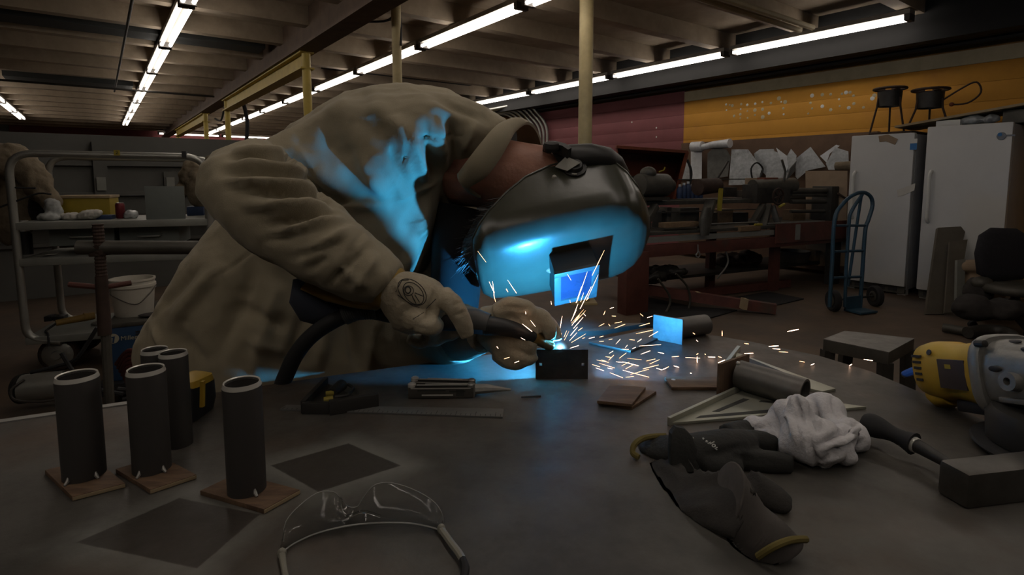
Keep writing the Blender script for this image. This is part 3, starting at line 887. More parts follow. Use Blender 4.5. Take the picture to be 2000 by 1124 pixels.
# flat bar leading to the pale plate
flat_plate([(1150, 672), (1278, 644), (1290, 662), (1232, 690)], .004, 'raw_steel', 'flat steel sheet lying under the far pale plate', name='steel_sheet')
flat_plate([(1128, 658), (1180, 655), (1262, 640), (1210, 640)], .010, 'plate_dark', 'dark flat bar behind the arc at the table edge', name='flat_bar')
# thin plate edge leaning behind the raised plate
O('steel_strip', MB().bar(tz(1418, 712, .004), tz(1443, 680, .004), .006, .008), 'square_alu', label='short pale strip end behind the raised plate', cat='strip')

# large pale square behind the lying pipe
def tri_square(P, name, label, th, slots, rib=None, m='square_alu'):
    """P: three table pixels; slots: quads cut through as recessed dark slots"""
    t = thing(name, label, 'square', tz(*P[0]))
    O('plate', MB().prism([tz(*q) for q in P], (0, 0, th)), m, t, bevel=.0005)
    for s in slots:
        O('slot', MB().prism([tz(*q, th - .0002) for q in s], (0, 0, .0005)), 'slot_dark', t)
    return t
t = tri_square([(1436, 692), (1632, 764), (1606, 770), (1500, 745), (1440, 726)], 'speed_square', 'pale aluminium square half hidden behind the lying pipe', .004, [[(1462, 700), (1560, 740), (1552, 744), (1458, 708)]])
# speed square with raised fence
SPts = [(1310, 832), (1452, 767), (1692, 800)]
t = tri_square(SPts, 'speed_square', 'aluminium speed square with raised fence, under the white rag', .004,
    [[(1391, 805), (1405, 805), (1464, 781), (1452, 779)], [(1358, 818), (1368, 813), (1560, 796), (1556, 803)], [(1482, 786), (1486, 783), (1523, 785), (1520, 789)]])
F0, F1 = tz(1306, 832), tz(1449, 765)
hF = stand_h((1306, 832), 816)
O('fence', MB().bar(F0 + Vector((0, 0, hF / 2)), F1 + Vector((0, 0, hF / 2)), .005, hF), 'square_alu', t, bevel=.0006)

# ------------------------------------------------------------------ hammer
hm = thing('hammer', 'square-headed steel hammer with black rubber grip at lower right', 'hammer', tz(1800, 880))
hp = [tz(1690, 826, .022), tz(1730, 842, .022), tz(1785, 868, .02)]
O('grip', MB().tube(spline(hp, 5), [.0115 + .0025 * math.sin(i * .7) for i in range(11)], 14), 'black_rubber', hm)
O('shaft', MB().tube([tz(1780, 866, .02), tz(1800, 876, .02), tz(1850, 905, .02), tz(1912, 934, .02)], [.0085, .0075, .0055, .005], 12), 'dark_steel', hm)
O('collar', MB().tube([tz(1768, 860, .02), tz(1792, 872, .02)], [.0105, .0085], 12), 'bright_steel', hm)
hA, hB = tz(1866, 958), tz(1890, 1000); hC = tz(2060, 958)
hd = stand_h((1890, 1000), 968)
n0 = tz(1872, 990); n1 = tz(1908, 998); n2 = tz(2100, 950); n3 = n2 + (n0 - n1) 
q0 = tz(1888, 998); q1 = tz(2090, 972); wdir = Vector((-(q1 - q0).y, (q1 - q0).x, 0)).normalized()
HB = [q0, q1, q1 + wdir * .032, q0 + wdir * .032]
O('head', MB().prism(HB, (0, 0, .036)), 'hammer_steel', hm, bevel=.005)

# ------------------------------------------------------------------ angle grinder at the right edge
def grinder():
    t = thing('angle_grinder', 'big yellow angle grinder with grey gear head at right table edge', 'angle grinder', tz(1900, 800))
    A = at(1828, 722, .80); B = at(1958, 733, .70)
    ax = (B - A).normalized(); L = (B - A).length
    up = (Vector((0, 0, 1)) - ax * ax.z).normalized(); sd = ax.cross(up).normalized()
    M = Matrix(((ax.x, sd.x, up.x, A.x), (ax.y, sd.y, up.y, A.y), (ax.z, sd.z, up.z, A.z), (0, 0, 0, 1)))
    def ring(x, ry, rz, n=28, p=2.6, dz=0):
        return [(x, ry * math.copysign(abs(math.cos(q)) ** (2 / p), math.cos(q)), dz + rz * math.copysign(abs(math.sin(q)) ** (2 / p), math.sin(q))) for q in [2 * PI * k / n for k in range(n)]]
    O('motor_body', MB(M).rings([ring(-.008, .02, .022), ring(-.003, .033, .036), ring(.012, .037, .040), ring(.035, .037, .040), ring(.045, .033, .037), ring(L * .62, .034, .038), ring(L * .85, .037, .042), ring(L, .041, .046)]), 'tool_yellow', t, smooth=60)
    for k in range(5):
        O('vent_slot', MB(M).box((.003 + .001 * k, .0345, .018 - k * .008), (.018, .0376, .0215 - k * .008)), 'black_plastic', t)
    O('screw', MB(M).lathe([(.004, 0), (.004, .001)], (.032, .034, .026), (0, 1, .3), n=10), 'black_plastic', t)
    lab = O('name_label', MB(M).box((L * .45, .031, -.020), (L * .86, .0372, .018)), 'tool_label', t, bevel=.001)
    O('label_mark', MB(M).box((L * .57, .0372, .006), (L * .66, .0377, .0115)), 'tag_yellow', lab)
    O('trigger_paddle', MB(M).box((L * .4, -.014, -.052), (L * .95, .014, -.036)), 'black_plastic', t, bevel=.004)
    O('rear_foot', MB(M).rings([ring(-.002, .02, .012, dz=-.034), ring(.012, .025, .016, dz=-.036), ring(.028, .02, .012, dz=-.034)]), 'tool_yellow', t, smooth=60)
    gh = O('gear_head', MB(M).rings([ring(L + .013, .040, .045), ring(L + .03, .040, .045), ring(L + .045, .036, .041), ring(L + .07, .035, .039), ring(L + .095, .031, .034), ring(L + .115, .018, .022)]), 'cast_grey', t, smooth=60)
    O('flange', MB(M).rings([ring(L - .001, .044, .049, p=3.2), ring(L + .003, .046, .051, p=3.2), ring(L + .011, .046, .051, p=3.2), ring(L + .014, .044, .049, p=3.2)]), 'cast_grey', gh, smooth=40)
    for (y_, z_) in ((.038, .040), (.038, -.040), (-.038, .040)):
        O('bolt', MB(M).lathe([(.0045, 0), (.0045, .012), (.002, .013)], (L + .010, y_, z_), (1, 0, 0), n=10), 'dark_steel', gh)
    for (x_, a, sx_) in ((L + .030, .75, .010), (L + .030, .25, .009), (L + .034, 1.25, .010), (L + .060, .9, .007)):
        c = Vector((x_, .0405 * math.cos(a), .0455 * math.sin(a))); nn = Vector((0, math.cos(a), math.sin(a)))
        R3 = Matrix((Vector((1, 0, 0)), nn.cross(Vector((1, 0, 0))), nn)).transposed()
        O('vent_slot', MB(M).ball(c - nn * .001, (sx_, sx_ * .5, .0022), 12, 8, R3), 'black_plastic', gh)
    O('handle_boss', MB(M).lathe([(.011, 0), (.011, .018), (.0045, .018), (.0045, .010)], (L + .05, .028, -.004), (0, 1, .1), n=18), 'cast_grey', gh, smooth=40)
    O('rib', MB(M).box((L + .03, .034, -.028), (L + .095, .040, -.022)), 'cast_grey', gh, bevel=.001)
    # spindle, guard and wheel stand below the gear head
    sp = M @ Vector((L + .062, 0, -.035)); sp = Vector((sp.x, sp.y, 0))
    O('spindle', MB().lathe([(.022, TZ + .03), (.026, (M @ Vector((L + .06, 0, -.03))).z)], sp, n=20), 'dark_steel', t)
    n = 30; gr = []
    out = [(.062, TZ + .014), (.064, TZ + .04), (.058, TZ + .052), (.02, TZ + .054), (.02, TZ + .05), (.056, TZ + .048), (.060, TZ + .038), (.060, TZ + .014)]
    O('wheel_guard', MB().lathe(out, sp, n=40, cap=False, loop=True), 'dark_steel', t, smooth=40)
    O('grinding_wheel', MB().lathe([(.012, TZ + .002), (.075, TZ + .006), (.077, TZ + .009), (.075, TZ + .012), (.012, TZ + .016)], sp, n=40), 'black_rubber', t)
    c0 = M @ Vector((-.006, 0, -.01))
    O('power_cord', MB().tube(spline([c0, at(1800, 722, .84), at(1780, 727, .89), at(1768, 732, .935)], 5), .0062, 10), 'miller_blue', t)
grinder()
# ================================================================== soft things on the table
def dt(y): return dep(tz(1000, y))
def lay(P, Q, t, p=2.2, n=28, lift=0.0):
    """ring lying on the table: its lower outline touches the top"""
    yl = max(P[1], Q[1])
    return sect(P, Q, dt(yl) - lift + t * .45, t, n=n, p=p)
def blob(px, py, d, rx, ry, t, tilt=0.0, n=20):
    """rounded lobe: half sizes rx, ry in pixels, t along the view axis"""
    c = at(px, py, d); s = d / F
    ca, sa = math.cos(tilt), math.sin(tilt)
    X = (CR * ca - CU * sa) * (rx * s); Y = (CR * sa + CU * ca) * (ry * s); Z = CF * t
    mb = MB(); rs = []
    for j in range(13):
        th = min(max(PI * j / 12, .03), PI - .03)
        rs.append([c + X * math.sin(th) * math.cos(2 * PI * i / n) + Z * math.sin(th) * math.sin(2 * PI * i / n) - Y * math.cos(th) for i in range(n)])
    return mb.rings(rs)
rag = thing('rag', 'crumpled white cotton rag heaped on the speed square', 'rag', tz(1580, 885))
def rag_mesh():
    """a crumpled cloth: bunched folds radiating from a gathered centre"""
    L = []
    L.append(blob(1532, 832, min(.690, dt(832+max(30,50)*.9)+.012), 30, 50, .035, .15))
    L.append(blob(1572, 838, min(.675, dt(838+max(26,72)*.9)+.012), 26, 72, .022, -.25))
    L.append(blob(1548, 858, min(.668, dt(858+max(20,42)*.9)+.012), 20, 42, .018, .1))
    L.append(blob(1610, 812, min(.715, dt(812+max(42,44)*.9)+.012), 42, 44, .03, -.1))
    L.append(blob(1655, 848, min(.690, dt(848+max(38,34)*.9)+.012), 38, 34, .03, .55))
    L.append(blob(1632, 868, min(.668, dt(868+max(22,46)*.9)+.012), 22, 46, .025, .75))
    L.append(blob(1488, 832, min(.700, dt(832+max(34,17)*.9)+.012), 34, 17, .022, .1))
    L.append(blob(1518, 858, min(.685, dt(858+max(22,30)*.9)+.012), 22, 30, .02, -.5))
    L.append(blob(1596, 890, min(.655, dt(890+max(26,26)*.9)+.012), 26, 26, .02, .2))
    L.append(blob(1640, 885, min(.662, dt(885+max(34,22)*.9)+.012), 34, 22, .02, .35))
    L.append(blob(1560, 790, min(.715, dt(790+max(24,18)*.9)+.012), 24, 18, .015, .2))
    L.append(blob(1590, 860, min(.690, dt(860+max(60,46)*.9)+.012), 60, 46, .035, 0))
    me = remesh(L, .0032, 2)
    folds(me, [(1500, 790, 1528, 880, 6, -0.0108), (1552, 775, 1575, 850, 5, -0.0126), (1575, 850, 1600, 915, 6, -0.0108), (1590, 780, 1600, 845, 6, -0.0126),
               (1600, 870, 1680, 825, 5, -0.0108), (1610, 890, 1685, 862, 5, -0.0108), (1518, 840, 1540, 890, 4, 0.0072), (1540, 800, 1560, 870, 5, 0.0090),
               (1625, 775, 1640, 815, 5, -0.0072), (1560, 800, 1588, 905, 6, 0.0108), (1640, 870, 1675, 835, 5, 0.0090), (1468, 838, 1510, 828, 4, -0.0072), (1600, 905, 1650, 885, 4, -0.0072)])
    ruffle(me, .0028, 42, (1, 1, .5), 3.1)
    a, n = mnp(me); a[:, 2] = np.maximum(a[:, 2], TZ + .001); setco(me, a)
    return me
Omesh('cloth', rag_mesh(), 'rag_white', rag)


gl = thing('work_glove', 'dark knitted work glove with ribbed cuff and yellow hem, nearest', 'glove', tz(1400, 1020))
hand = [MB().rings([lay((1262, 872), (1296, 862), .010), lay((1262, 905), (1312, 880), .016), lay((1278, 945), (1365, 897), .022), lay((1305, 990), (1420, 905), .028), lay((1345, 1022), (1450, 915), .03), lay((1392, 1045), (1462, 935), .03), lay((1410, 1052), (1460, 955), .024)]),
        MB().rings([lay((1415, 935), (1440, 905), .014), lay((1440, 975), (1478, 916), .018), lay((1490, 995), (1520, 945), .02), lay((1515, 1000), (1542, 965), .018), lay((1530, 995), (1545, 978), .008)])]
me = remesh(hand, .004, 4)
folds(me, [(1300, 960, 1440, 935, 14, -.004), (1330, 1000, 1400, 990, 10, .003), (1440, 930, 1500, 990, 8, .003), (1280, 900, 1340, 940, 8, .003)])
ruffle(me, .002, 30)
a, n = mnp(me); a[:, 2] = np.maximum(a[:, 2], TZ + .0005); setco(me, a)
Omesh('hand', me, 'knit_dark', gl)
rs = []
CS = [(q[0], q[1], dt(max(q[0][1], q[1][1])) + q[2] * .45, q[2]) for q in (((1390, 1032), (1440, 908), .030), ((1404, 1048), (1462, 945), .030), ((1418, 1068), (1490, 990), .027), ((1440, 1084), (1530, 1022), .022), ((1478, 1094), (1562, 1054), .016))]
NR = 40
for k in range(NR):
    t = k / (NR - 1) * (len(CS) - 1); i = min(int(t), len(CS) - 2); f = t - i
    A, B = CS[i], CS[i + 1]
    g = lambda x, y: x + (y - x) * f
    ring = sect((g(A[0][0], B[0][0]), g(A[0][1], B[0][1])), (g(A[1][0], B[1][0]), g(A[1][1], B[1][1])), g(A[2], B[2]), g(A[3], B[3]), n=36)
    c = sum((Vector(p) for p in ring), Vector()) / len(ring)
    s = 1.0 + (.05 if k % 2 else -.035)
    ring = [c + (p - c) * s for p in ring]
    for p in ring: p.z = max(p.z, TZ + .0006)
    rs.append(ring)
O('ribbed_cuff', MB().rings(rs), 'knit_rib', gl, smooth=180)
e0 = [c for c in rs[-1]]
O('hem', MB().tube(spline([at(1480, 1088, dt(1094) - .004), at(1512, 1068, dt(1094) - .012), at(1545, 1056, dt(1090) - .008), at(1574, 1054, dt(1080))], 5), .003, 8), 'hem_yellow', gl)

g2 = thing('work_glove', 'dark coated work glove with white print, under the rag', 'glove', tz(1420, 900))
def fing(pts, rad): return MB().tube(spline([at(x, y, dt(y + 14)) for x, y in pts], 3), list(np.interp(np.linspace(0, 1, (len(pts) - 1) * 3 + 1), np.linspace(0, 1, len(rad)), rad)), 14)
rows = [MB().rings([lay((1240, 880), (1262, 862), .012), lay((1262, 893), (1300, 852), .018), lay((1330, 915), (1350, 850), .022), lay((1400, 918), (1420, 840), .024), lay((1450, 908), (1462, 842), .02), lay((1472, 893), (1478, 854), .012)]),
        fing([(1430, 892), (1480, 902), (1530, 906), (1550, 910)], [.016, .0135, .0125, .009]),
        fing([(1430, 870), (1480, 864), (1520, 870)], [.017, .014, .011]),
        fing([(1420, 852), (1460, 840), (1500, 846)], [.015, .0125, .01]),
        fing([(1380, 905), (1425, 914), (1450, 915)], [.015, .012, .009])]
me = remesh(rows, .004, 3)
folds(me, [(1380, 890, 1450, 875, 7, -.003), (1420, 880, 1540, 898, 6, .003)])
a, n = mnp(me); a[:, 2] = np.maximum(a[:, 2], TZ + .0005); setco(me, a)
Omesh('hand', me, 'rubber_coat', g2)
fd = dt(922)
O('folded_cuff', MB().rings([sect((1308, 918), (1366, 918), fd, .006, p=6), sect((1306, 880), (1362, 882), fd + .003, .007, p=6), sect((1308, 845), (1350, 850), fd + .006, .007, p=6), sect((1318, 832), (1336, 836), fd + .008, .004, p=6)]), 'rubber_coat', g2)
O('hem', MB().tube(spline([at(1300, 852, dt(875)), at(1262, 855, dt(880)), at(1240, 868, dt(890)), at(1236, 885, dt(895)), at(1248, 894, dt(900))], 4), .0035, 8), 'hem_yellow', g2)
gbv = BVHTree.FromPolygons([WM[g2.name] @ v.co for v in me.vertices], [tuple(q.vertices) for q in me.polygons])
def onglove(x, y):
    h = gbv.ray_cast(CAM, ray(x, y).normalized()); return (h[0] - CF * .0005) if h[0] else at(x, y, dt(y + 20))
# white print: short strokes and a ring
def stroke(x0, y0, x1, y1, w, d):
    return MB().tube([onglove(x0, y0), onglove(x1, y1)], w, 6)
for (x0, y0, x1, y1, w) in ((1352, 856, 1354, 857, .0014), (1372, 857, 1375, 858, .0012), (1378, 862, 1382, 864, .0014), (1382, 867, 1388, 864, .0006), (1386, 868, 1395, 863, .0006), (1396, 877, 1401, 874, .0007), (1396, 876, 1400, 879, .0007)):
    O('print', stroke(x0, y0, x1, y1, w, .664), 'print_white', g2)
O('print_ring', MB().tube([onglove(1393.5 + 3 * math.cos(q), 871 + 2.6 * math.sin(q)) for q in [2 * PI * k / 14 for k in range(14)]], .0007, 6, loop=True), 'print_white', g2)

# ------------------------------------------------------------------ clear safety glasses, front centre
sg = thing('safety_glasses', 'clear safety glasses with black temple tip at the front edge', 'safety glasses', tz(700, 1060))
low = spline([tz(551, 1080, .003), tz(575, 1062, .003), tz(620, 1042, .004), tz(680, 1028, .006), tz(740, 1022, .006), tz(800, 1023, .005), tz(840, 1030, .004), tz(862, 1037, .003)], 6)
def upr(x, y, lift): return tz(x, y + lift * 1.0, 0) + Vector((0, 0, 0))
upx = [(553, 1058), (558, 1020), (585, 988), (620, 963), (650, 961), (666, 974), (680, 990), (698, 990), (708, 975), (728, 950), (755, 943), (790, 950), (830, 968), (856, 990), (866, 1015), (863, 1034)]
up_ = []
for x, y in upx:
    # lens leans away: top edge stands about 35 mm above the table, a little behind the lower edge
    yl = np.interp(x, [551, 575, 620, 680, 740, 800, 840, 862], [1080, 1062, 1042, 1028, 1022, 1023, 1030, 1037])
    base = tz(x, yl); up_.append(at(x, y, dep(base) + .012))
up_ = spline(up_, 3)
n = 40
def samp(P, t):
    f = t * (len(P) - 1); i = min(int(f), len(P) - 2); return P[i].lerp(P[i + 1], f - i)
rowsG = []
for j in range(5):
    rowsG.append([samp(low, i / n).lerp(samp(up_, i / n), j / 4) - CF * .006 * math.sin(PI * j / 4) for i in range(n + 1)])
mb = MB(); V0 = [p for r in rowsG for p in r]; th = CF * .0012
fs = []
for j in range(4):
    for i in range(n):
        a = j * (n + 1) + i; fs.append((a, a + 1, a + n + 2, a + n + 1))
N0 = len(V0)
back = [tuple(N0 + i for i in f[::-1]) for f in fs]
rim = []
ring_i = [i for i in range(n + 1)] + [j * (n + 1) + n for j in range(1, 5)] + [4 * (n + 1) + i for i in range(n - 1, -1, -1)] + [j * (n + 1) for j in range(3, 0, -1)]
for k in range(len(ring_i)):
    a, b_ = ring_i[k], ring_i[(k + 1) % len(ring_i)]; rim.append((a, N0 + a, N0 + b_, b_))
mb.add(V0 + [p + th for p in V0], fs + back + rim)
lens = O('lens', mb, 'clear_plastic', sg, smooth=60)
O('brow_edge', MB().tube(low, .0008, 6), 'lens_edge', sg)
O('lower_edge', MB().tube(up_, .0004, 6), 'lens_edge', sg)
O('nose_bridge', MB().tube(spline([up_[15], samp(low, .42) + Vector((0, 0, .010)), samp(low, .5) + Vector((0, 0, .012)), samp(low, .58) + Vector((0, 0, .006))], 4), .0012, 6), 'clear_plastic', sg)
O('hinge', MB().ball(tz(551, 1082, .004), (.004, .003, .005), 10, 8), 'temple_plastic', sg)
O('hinge', MB().ball(tz(862, 1034, .004), (.004, .003, .005), 10, 8), 'temple_plastic', sg)
O('temple', MB().tube([tz(551, 1084, .004), tz(555, 1110, .004), tz(562, 1150, .004), tz(580, 1220, .004)], [.003, .0025, .0025, .002], 8), 'temple_plastic', sg)
O('temple', MB().tube(spline([tz(863, 1036, .004), tz(880, 1060, .005), tz(897, 1082, .005), tz(905, 1096, .005)], 4), .0032, 8), 'temple_plastic', sg)
O('temple_tip', MB().tube(spline([tz(904, 1094, .005), tz(909, 1110, .005), tz(906, 1130, .004), tz(900, 1160, .003)], 4), .0034, 8), 'black_rubber', sg)
# ================================================================== the welder
pr = thing('person', 'welder in olive canvas jacket and helmet bending over the steel table', 'person', (-.52, 1.13, 0))
# ---- jacket: torso, shoulder and near arm as one continuous garment
torso = MB().rings([
    sect((312, 800), (740, 800), 1.16, .17), sect((290, 705), (752, 745), 1.16, .185), sect((296, 655), (757, 690), 1.16, .19), sect((336, 580), (765, 620), 1.16, .19),
    sect((382, 512), (785, 560), 1.16, .185), sect((430, 440), (830, 520), 1.17, .18), sect((500, 345), (872, 455), 1.18, .185), sect((585, 250), (893, 400), 1.18, .195),
    sect((690, 190), (905, 372), 1.18, .20), sect((790, 177), (915, 358), 1.17, .19), sect((880, 188), (925, 350), 1.15, .165), sect((950, 215), (930, 345), 1.13, .13), sect((990, 240), (945, 335), 1.12, .09)], )
upper_arm = MB().rings([
    sect((900, 205), (905, 270), 1.08, .08), sect((830, 190), (875, 320), 1.06, .11), sect((750, 185), (800, 382), 1.045, .105), sect((680, 198), (715, 408), 1.055, .10), sect((610, 232), (650, 414), 1.03, .09),
    sect((540, 264), (590, 420), .98, .085), sect((470, 288), (530, 430), .905, .08), sect((425, 315), (480, 420), .885, .06)])
fore = MB().rings([
    sect((428, 305), (530, 270), .875, .05), sect((408, 340), (560, 296), .86, .078), sect((408, 380), (596, 348), .845, .085), sect((440, 425), (632, 392), .835, .08), sect((498, 482), (668, 418), .825, .072),
    sect((575, 531), (708, 452), .815, .062), sect((655, 572), (745, 490), .812, .054), sect((734, 594), (779, 522), .812, .046)])
far_arm = MB().tube(spline([at(860, 340, 1.30), at(850, 480, 1.29), at(800, 610, 1.21), at(800, 655, 1.13), at(850, 655, 1.04), at(905, 650, .965)], 3), list(np.interp(np.linspace(0, 1, 16), np.linspace(0, 1, 6), [.09, .085, .085, .085, .068, .055])), 20)
jm = remesh([torso, upper_arm, fore, far_arm], .0055, 4)
ruffle(jm, .010, 6.5, (1, 1, .6), 11.0)
ruffle(jm, .0035, 22, (1, 1, 1), 5.0)
H = .017
folds(jm, [
    # bunched sleeve at the elbow: folds fanning out of the inner crease
    (640, 405, 480, 400, 9, H), (632, 388, 450, 368, 7, -H), (625, 372, 450, 352, 9, H), (612, 352, 440, 338, 7, -H * .9), (600, 336, 450, 322, 8, H * .9), (585, 318, 450, 306, 7, -H * .8), (566, 298, 460, 296, 8, H * .7),
    (650, 418, 520, 440, 8, -H), (665, 430, 540, 455, 9, H), (640, 440, 520, 470, 7, -H * .7),
    # forearm
    (690, 445, 590, 500, 9, H * .6), (670, 470, 570, 505, 6, -H * .7), (720, 480, 640, 555, 5, -H * .6), (735, 500, 690, 570, 8, H * .5), (640, 500, 600, 530, 7, -H * .5), (660, 520, 720, 560, 8, H * .5),
    # seam of the cuff and its edge
    (712, 448, 645, 556, 3, -.004), (703, 442, 637, 548, 5, .003), (778, 520, 734, 594, 4, .004),
    # dark crease between sleeve and shoulder
    (535, 272, 600, 335, 7, -.014), (600, 335, 650, 405, 7, -.014),
], 0, .92)
folds(jm, [
    # shoulder and back drapery
    (560, 285, 700, 400, 16, 0.0174), (620, 260, 720, 340, 22, -0.0145), (700, 200, 790, 330, 22, -0.0145), (640, 225, 760, 215, 20, 0.0101), (690, 300, 760, 385, 16, 0.0174), (760, 290, 800, 375, 12, -0.0145),
    (800, 240, 830, 360, 10, 0.0159), (830, 240, 850, 350, 8, -0.0130), (855, 235, 868, 330, 8, 0.0130), (880, 235, 890, 320, 7, -0.0116), (770, 230, 800, 300, 12, 0.0116),
    (640, 405, 760, 398, 12, 0.0116), (760, 395, 860, 345, 10, 0.0116), (797, 272, 905, 267, 3, -0.0072), (797, 272, 790, 330, 2.5, -0.0058), (830, 200, 900, 240, 10, 0.0087), (700, 190, 600, 250, 12, 0.0072), (860, 200, 950, 235, 8, -0.0072), (930, 240, 900, 300, 7, 0.0087),
], .87, 1.25)
folds(jm, [
    # skirt of the coat
    (430, 520, 330, 640, 14, 0.0145), (500, 520, 420, 700, 18, -0.0145), (540, 560, 500, 720, 14, 0.0145), (600, 600, 560, 720, 12, -0.0130), (640, 600, 620, 720, 14, 0.0130), (390, 520, 300, 620, 8, -0.0087), (350, 650, 400, 720, 14, -0.0116), (300, 640, 330, 700, 8, 0.0101), (460, 600, 560, 640, 12, -0.0116), (480, 660, 560, 690, 10, 0.0101),
    (560, 440, 420, 545, 3, -0.0058), (680, 610, 700, 720, 12, -0.0130), (840, 400, 780, 540, 14, 0.0145), (870, 380, 850, 500, 8, -0.0116),
], .85, 1.4)
Omesh('jacket', jm, 'jacket', pr)
O('shirt_shade', MB().rings([sect((850, 395), (950, 415), 1.16, .09), sect((846, 470), (940, 490), 1.16, .10), sect((842, 560), (938, 570), 1.15, .09), sect((850, 640), (930, 640), 1.13, .06), sect((860, 675), (915, 675), 1.12, .03)]), 'shade_black', pr, smooth=180)  # black shirt front put in to keep the shaded chest gap dark
# ---- collar: short open funnel round the neck
def collar():
    # rim and base rings, seen as ellipses
    rimp = [(913, 369, 0.995), (948, 346, 0.985), (975, 310, 0.990), (994, 276, 1.005), (1008, 252, 1.040), (1030, 238, 1.090), (1048, 252, 1.150), (1059, 285, 1.190), (1056, 330, 1.210), (1030, 372, 1.200), (985, 392, 1.140), (940, 388, 1.050)]
    basp = [(893, 340, 0.980), (915, 310, 0.965), (940, 278, 0.975), (962, 252, 1.000), (980, 238, 1.040), (997, 236, 1.100), (1008, 250, 1.170), (1010, 285, 1.220), (1000, 325, 1.230), (975, 352, 1.210), (935, 366, 1.130), (905, 358, 1.030)]
    R = spline([at(*q) for q in rimp] + [at(*rimp[0])], 5)[:-1]; B = spline([at(*q) for q in basp] + [at(*basp[0])], 5)[:-1]
    ctr = sum(R, Vector()) / len(R)
    def lay(off):
        out = []
        for j in range(6):
            t = j / 5
            out.append([(b.lerp(r, t) + (b.lerp(r, t) - ctr).normalized() * (off + .008 * math.sin(PI * t))) for r, b in zip(R, B)])
        return out
    outer, inner = lay(.0), lay(-.006)
    rings_ = outer + inner[::-1]
    return MB().rings(rings_, cap=False, loop=True)
O('collar', collar(), 'jacket', pr, smooth=60)
# ---- head, neck and upper body core
kx = (CR * .97 + CU * .2 + CF * .08).normalized()            # toward the crown
fy = (-CU * .76 - CF * .62 + CR * .10); fy = (fy - kx * fy.dot(kx)).normalized()   # the way the face looks
sx = kx.cross(fy).normalized()
if sx.dot(CF) > 0: sx = -sx                                    # side turned to the viewer
HC0 = at(1090, 430, 1.035)
def hp(k, s, f): return HC0 + kx * k + sx * s + fy * f
Rh = Matrix((sx, fy, kx)).transposed()
head = [MB().ball(hp(.02, -.035, -.035), (.078, .098, .118), 24, 18, Rh), MB().ball(hp(-.045, -.035, .01), (.058, .07, .07), 20, 14, Rh), MB().ball(hp(-.02, -.035, .07), (.014, .026, .03), 12, 10, Rh),
        MB().tube([at(905, 330, 1.12), at(960, 338, 1.09), at(1020, 348, 1.07), at(1085, 362, 1.065)], [.076, .070, .068, .072], 22),
        MB().ball(hp(-.01, .045, -.03), (.012, .03, .034), 12, 10, Rh),
        MB().tube([at(930, 335, 1.10), at(860, 300, 1.16), at(760, 320, 1.19), at(620, 480, 1.18), at(530, 640, 1.17)], [.07, .09, .12, .12, .12], 20)]
Omesh('body', remesh(head, .005, 4), 'skin', pr)
O('hair', MB().ball(hp(.03, -.045, -.062), (.088, .088, .118), 24, 16, Rh), 'hair', pr, smooth=180)
# ---- beard and neck hair: separate strands
hb = MB(); hg = MB(); rnd = random.Random(3)
for k in range(420):
    t = rnd.random(); x = 984 - t * 66 + rnd.uniform(-10, 10); y = 395 + t * 100 + rnd.uniform(-12, 22)
    d = .985 + rnd.uniform(0, .06) + .02 * t
    p0 = at(x, y, d); L = rnd.uniform(.02, .045)
    dr = (-CR * rnd.uniform(.2, .9) + CU * rnd.uniform(-.9, .15) - CF * rnd.uniform(0, .4)).normalized()
    p1 = p0 + dr * L * .5 + CR * .004; p2 = p0 + dr * L + Vector((0, 0, -.008)) * rnd.random()
    (hg if rnd.random() < .2 else hb).tube([p0, p1, p2], [.0007, .0006, .0002], 3)
O('beard', hb, 'hair', pr, kind='stuff')
O('grey_hair', hg, 'hair_grey', pr, kind='stuff')
O('beard_mass', MB().rings([sect((900, 500), (960, 560), 1.05, .05), sect((905, 470), (975, 520), 1.05, .055), sect((930, 425), (990, 470), 1.05, .05), sect((960, 400), (1000, 430), 1.05, .03)]), 'hair', pr, smooth=180)
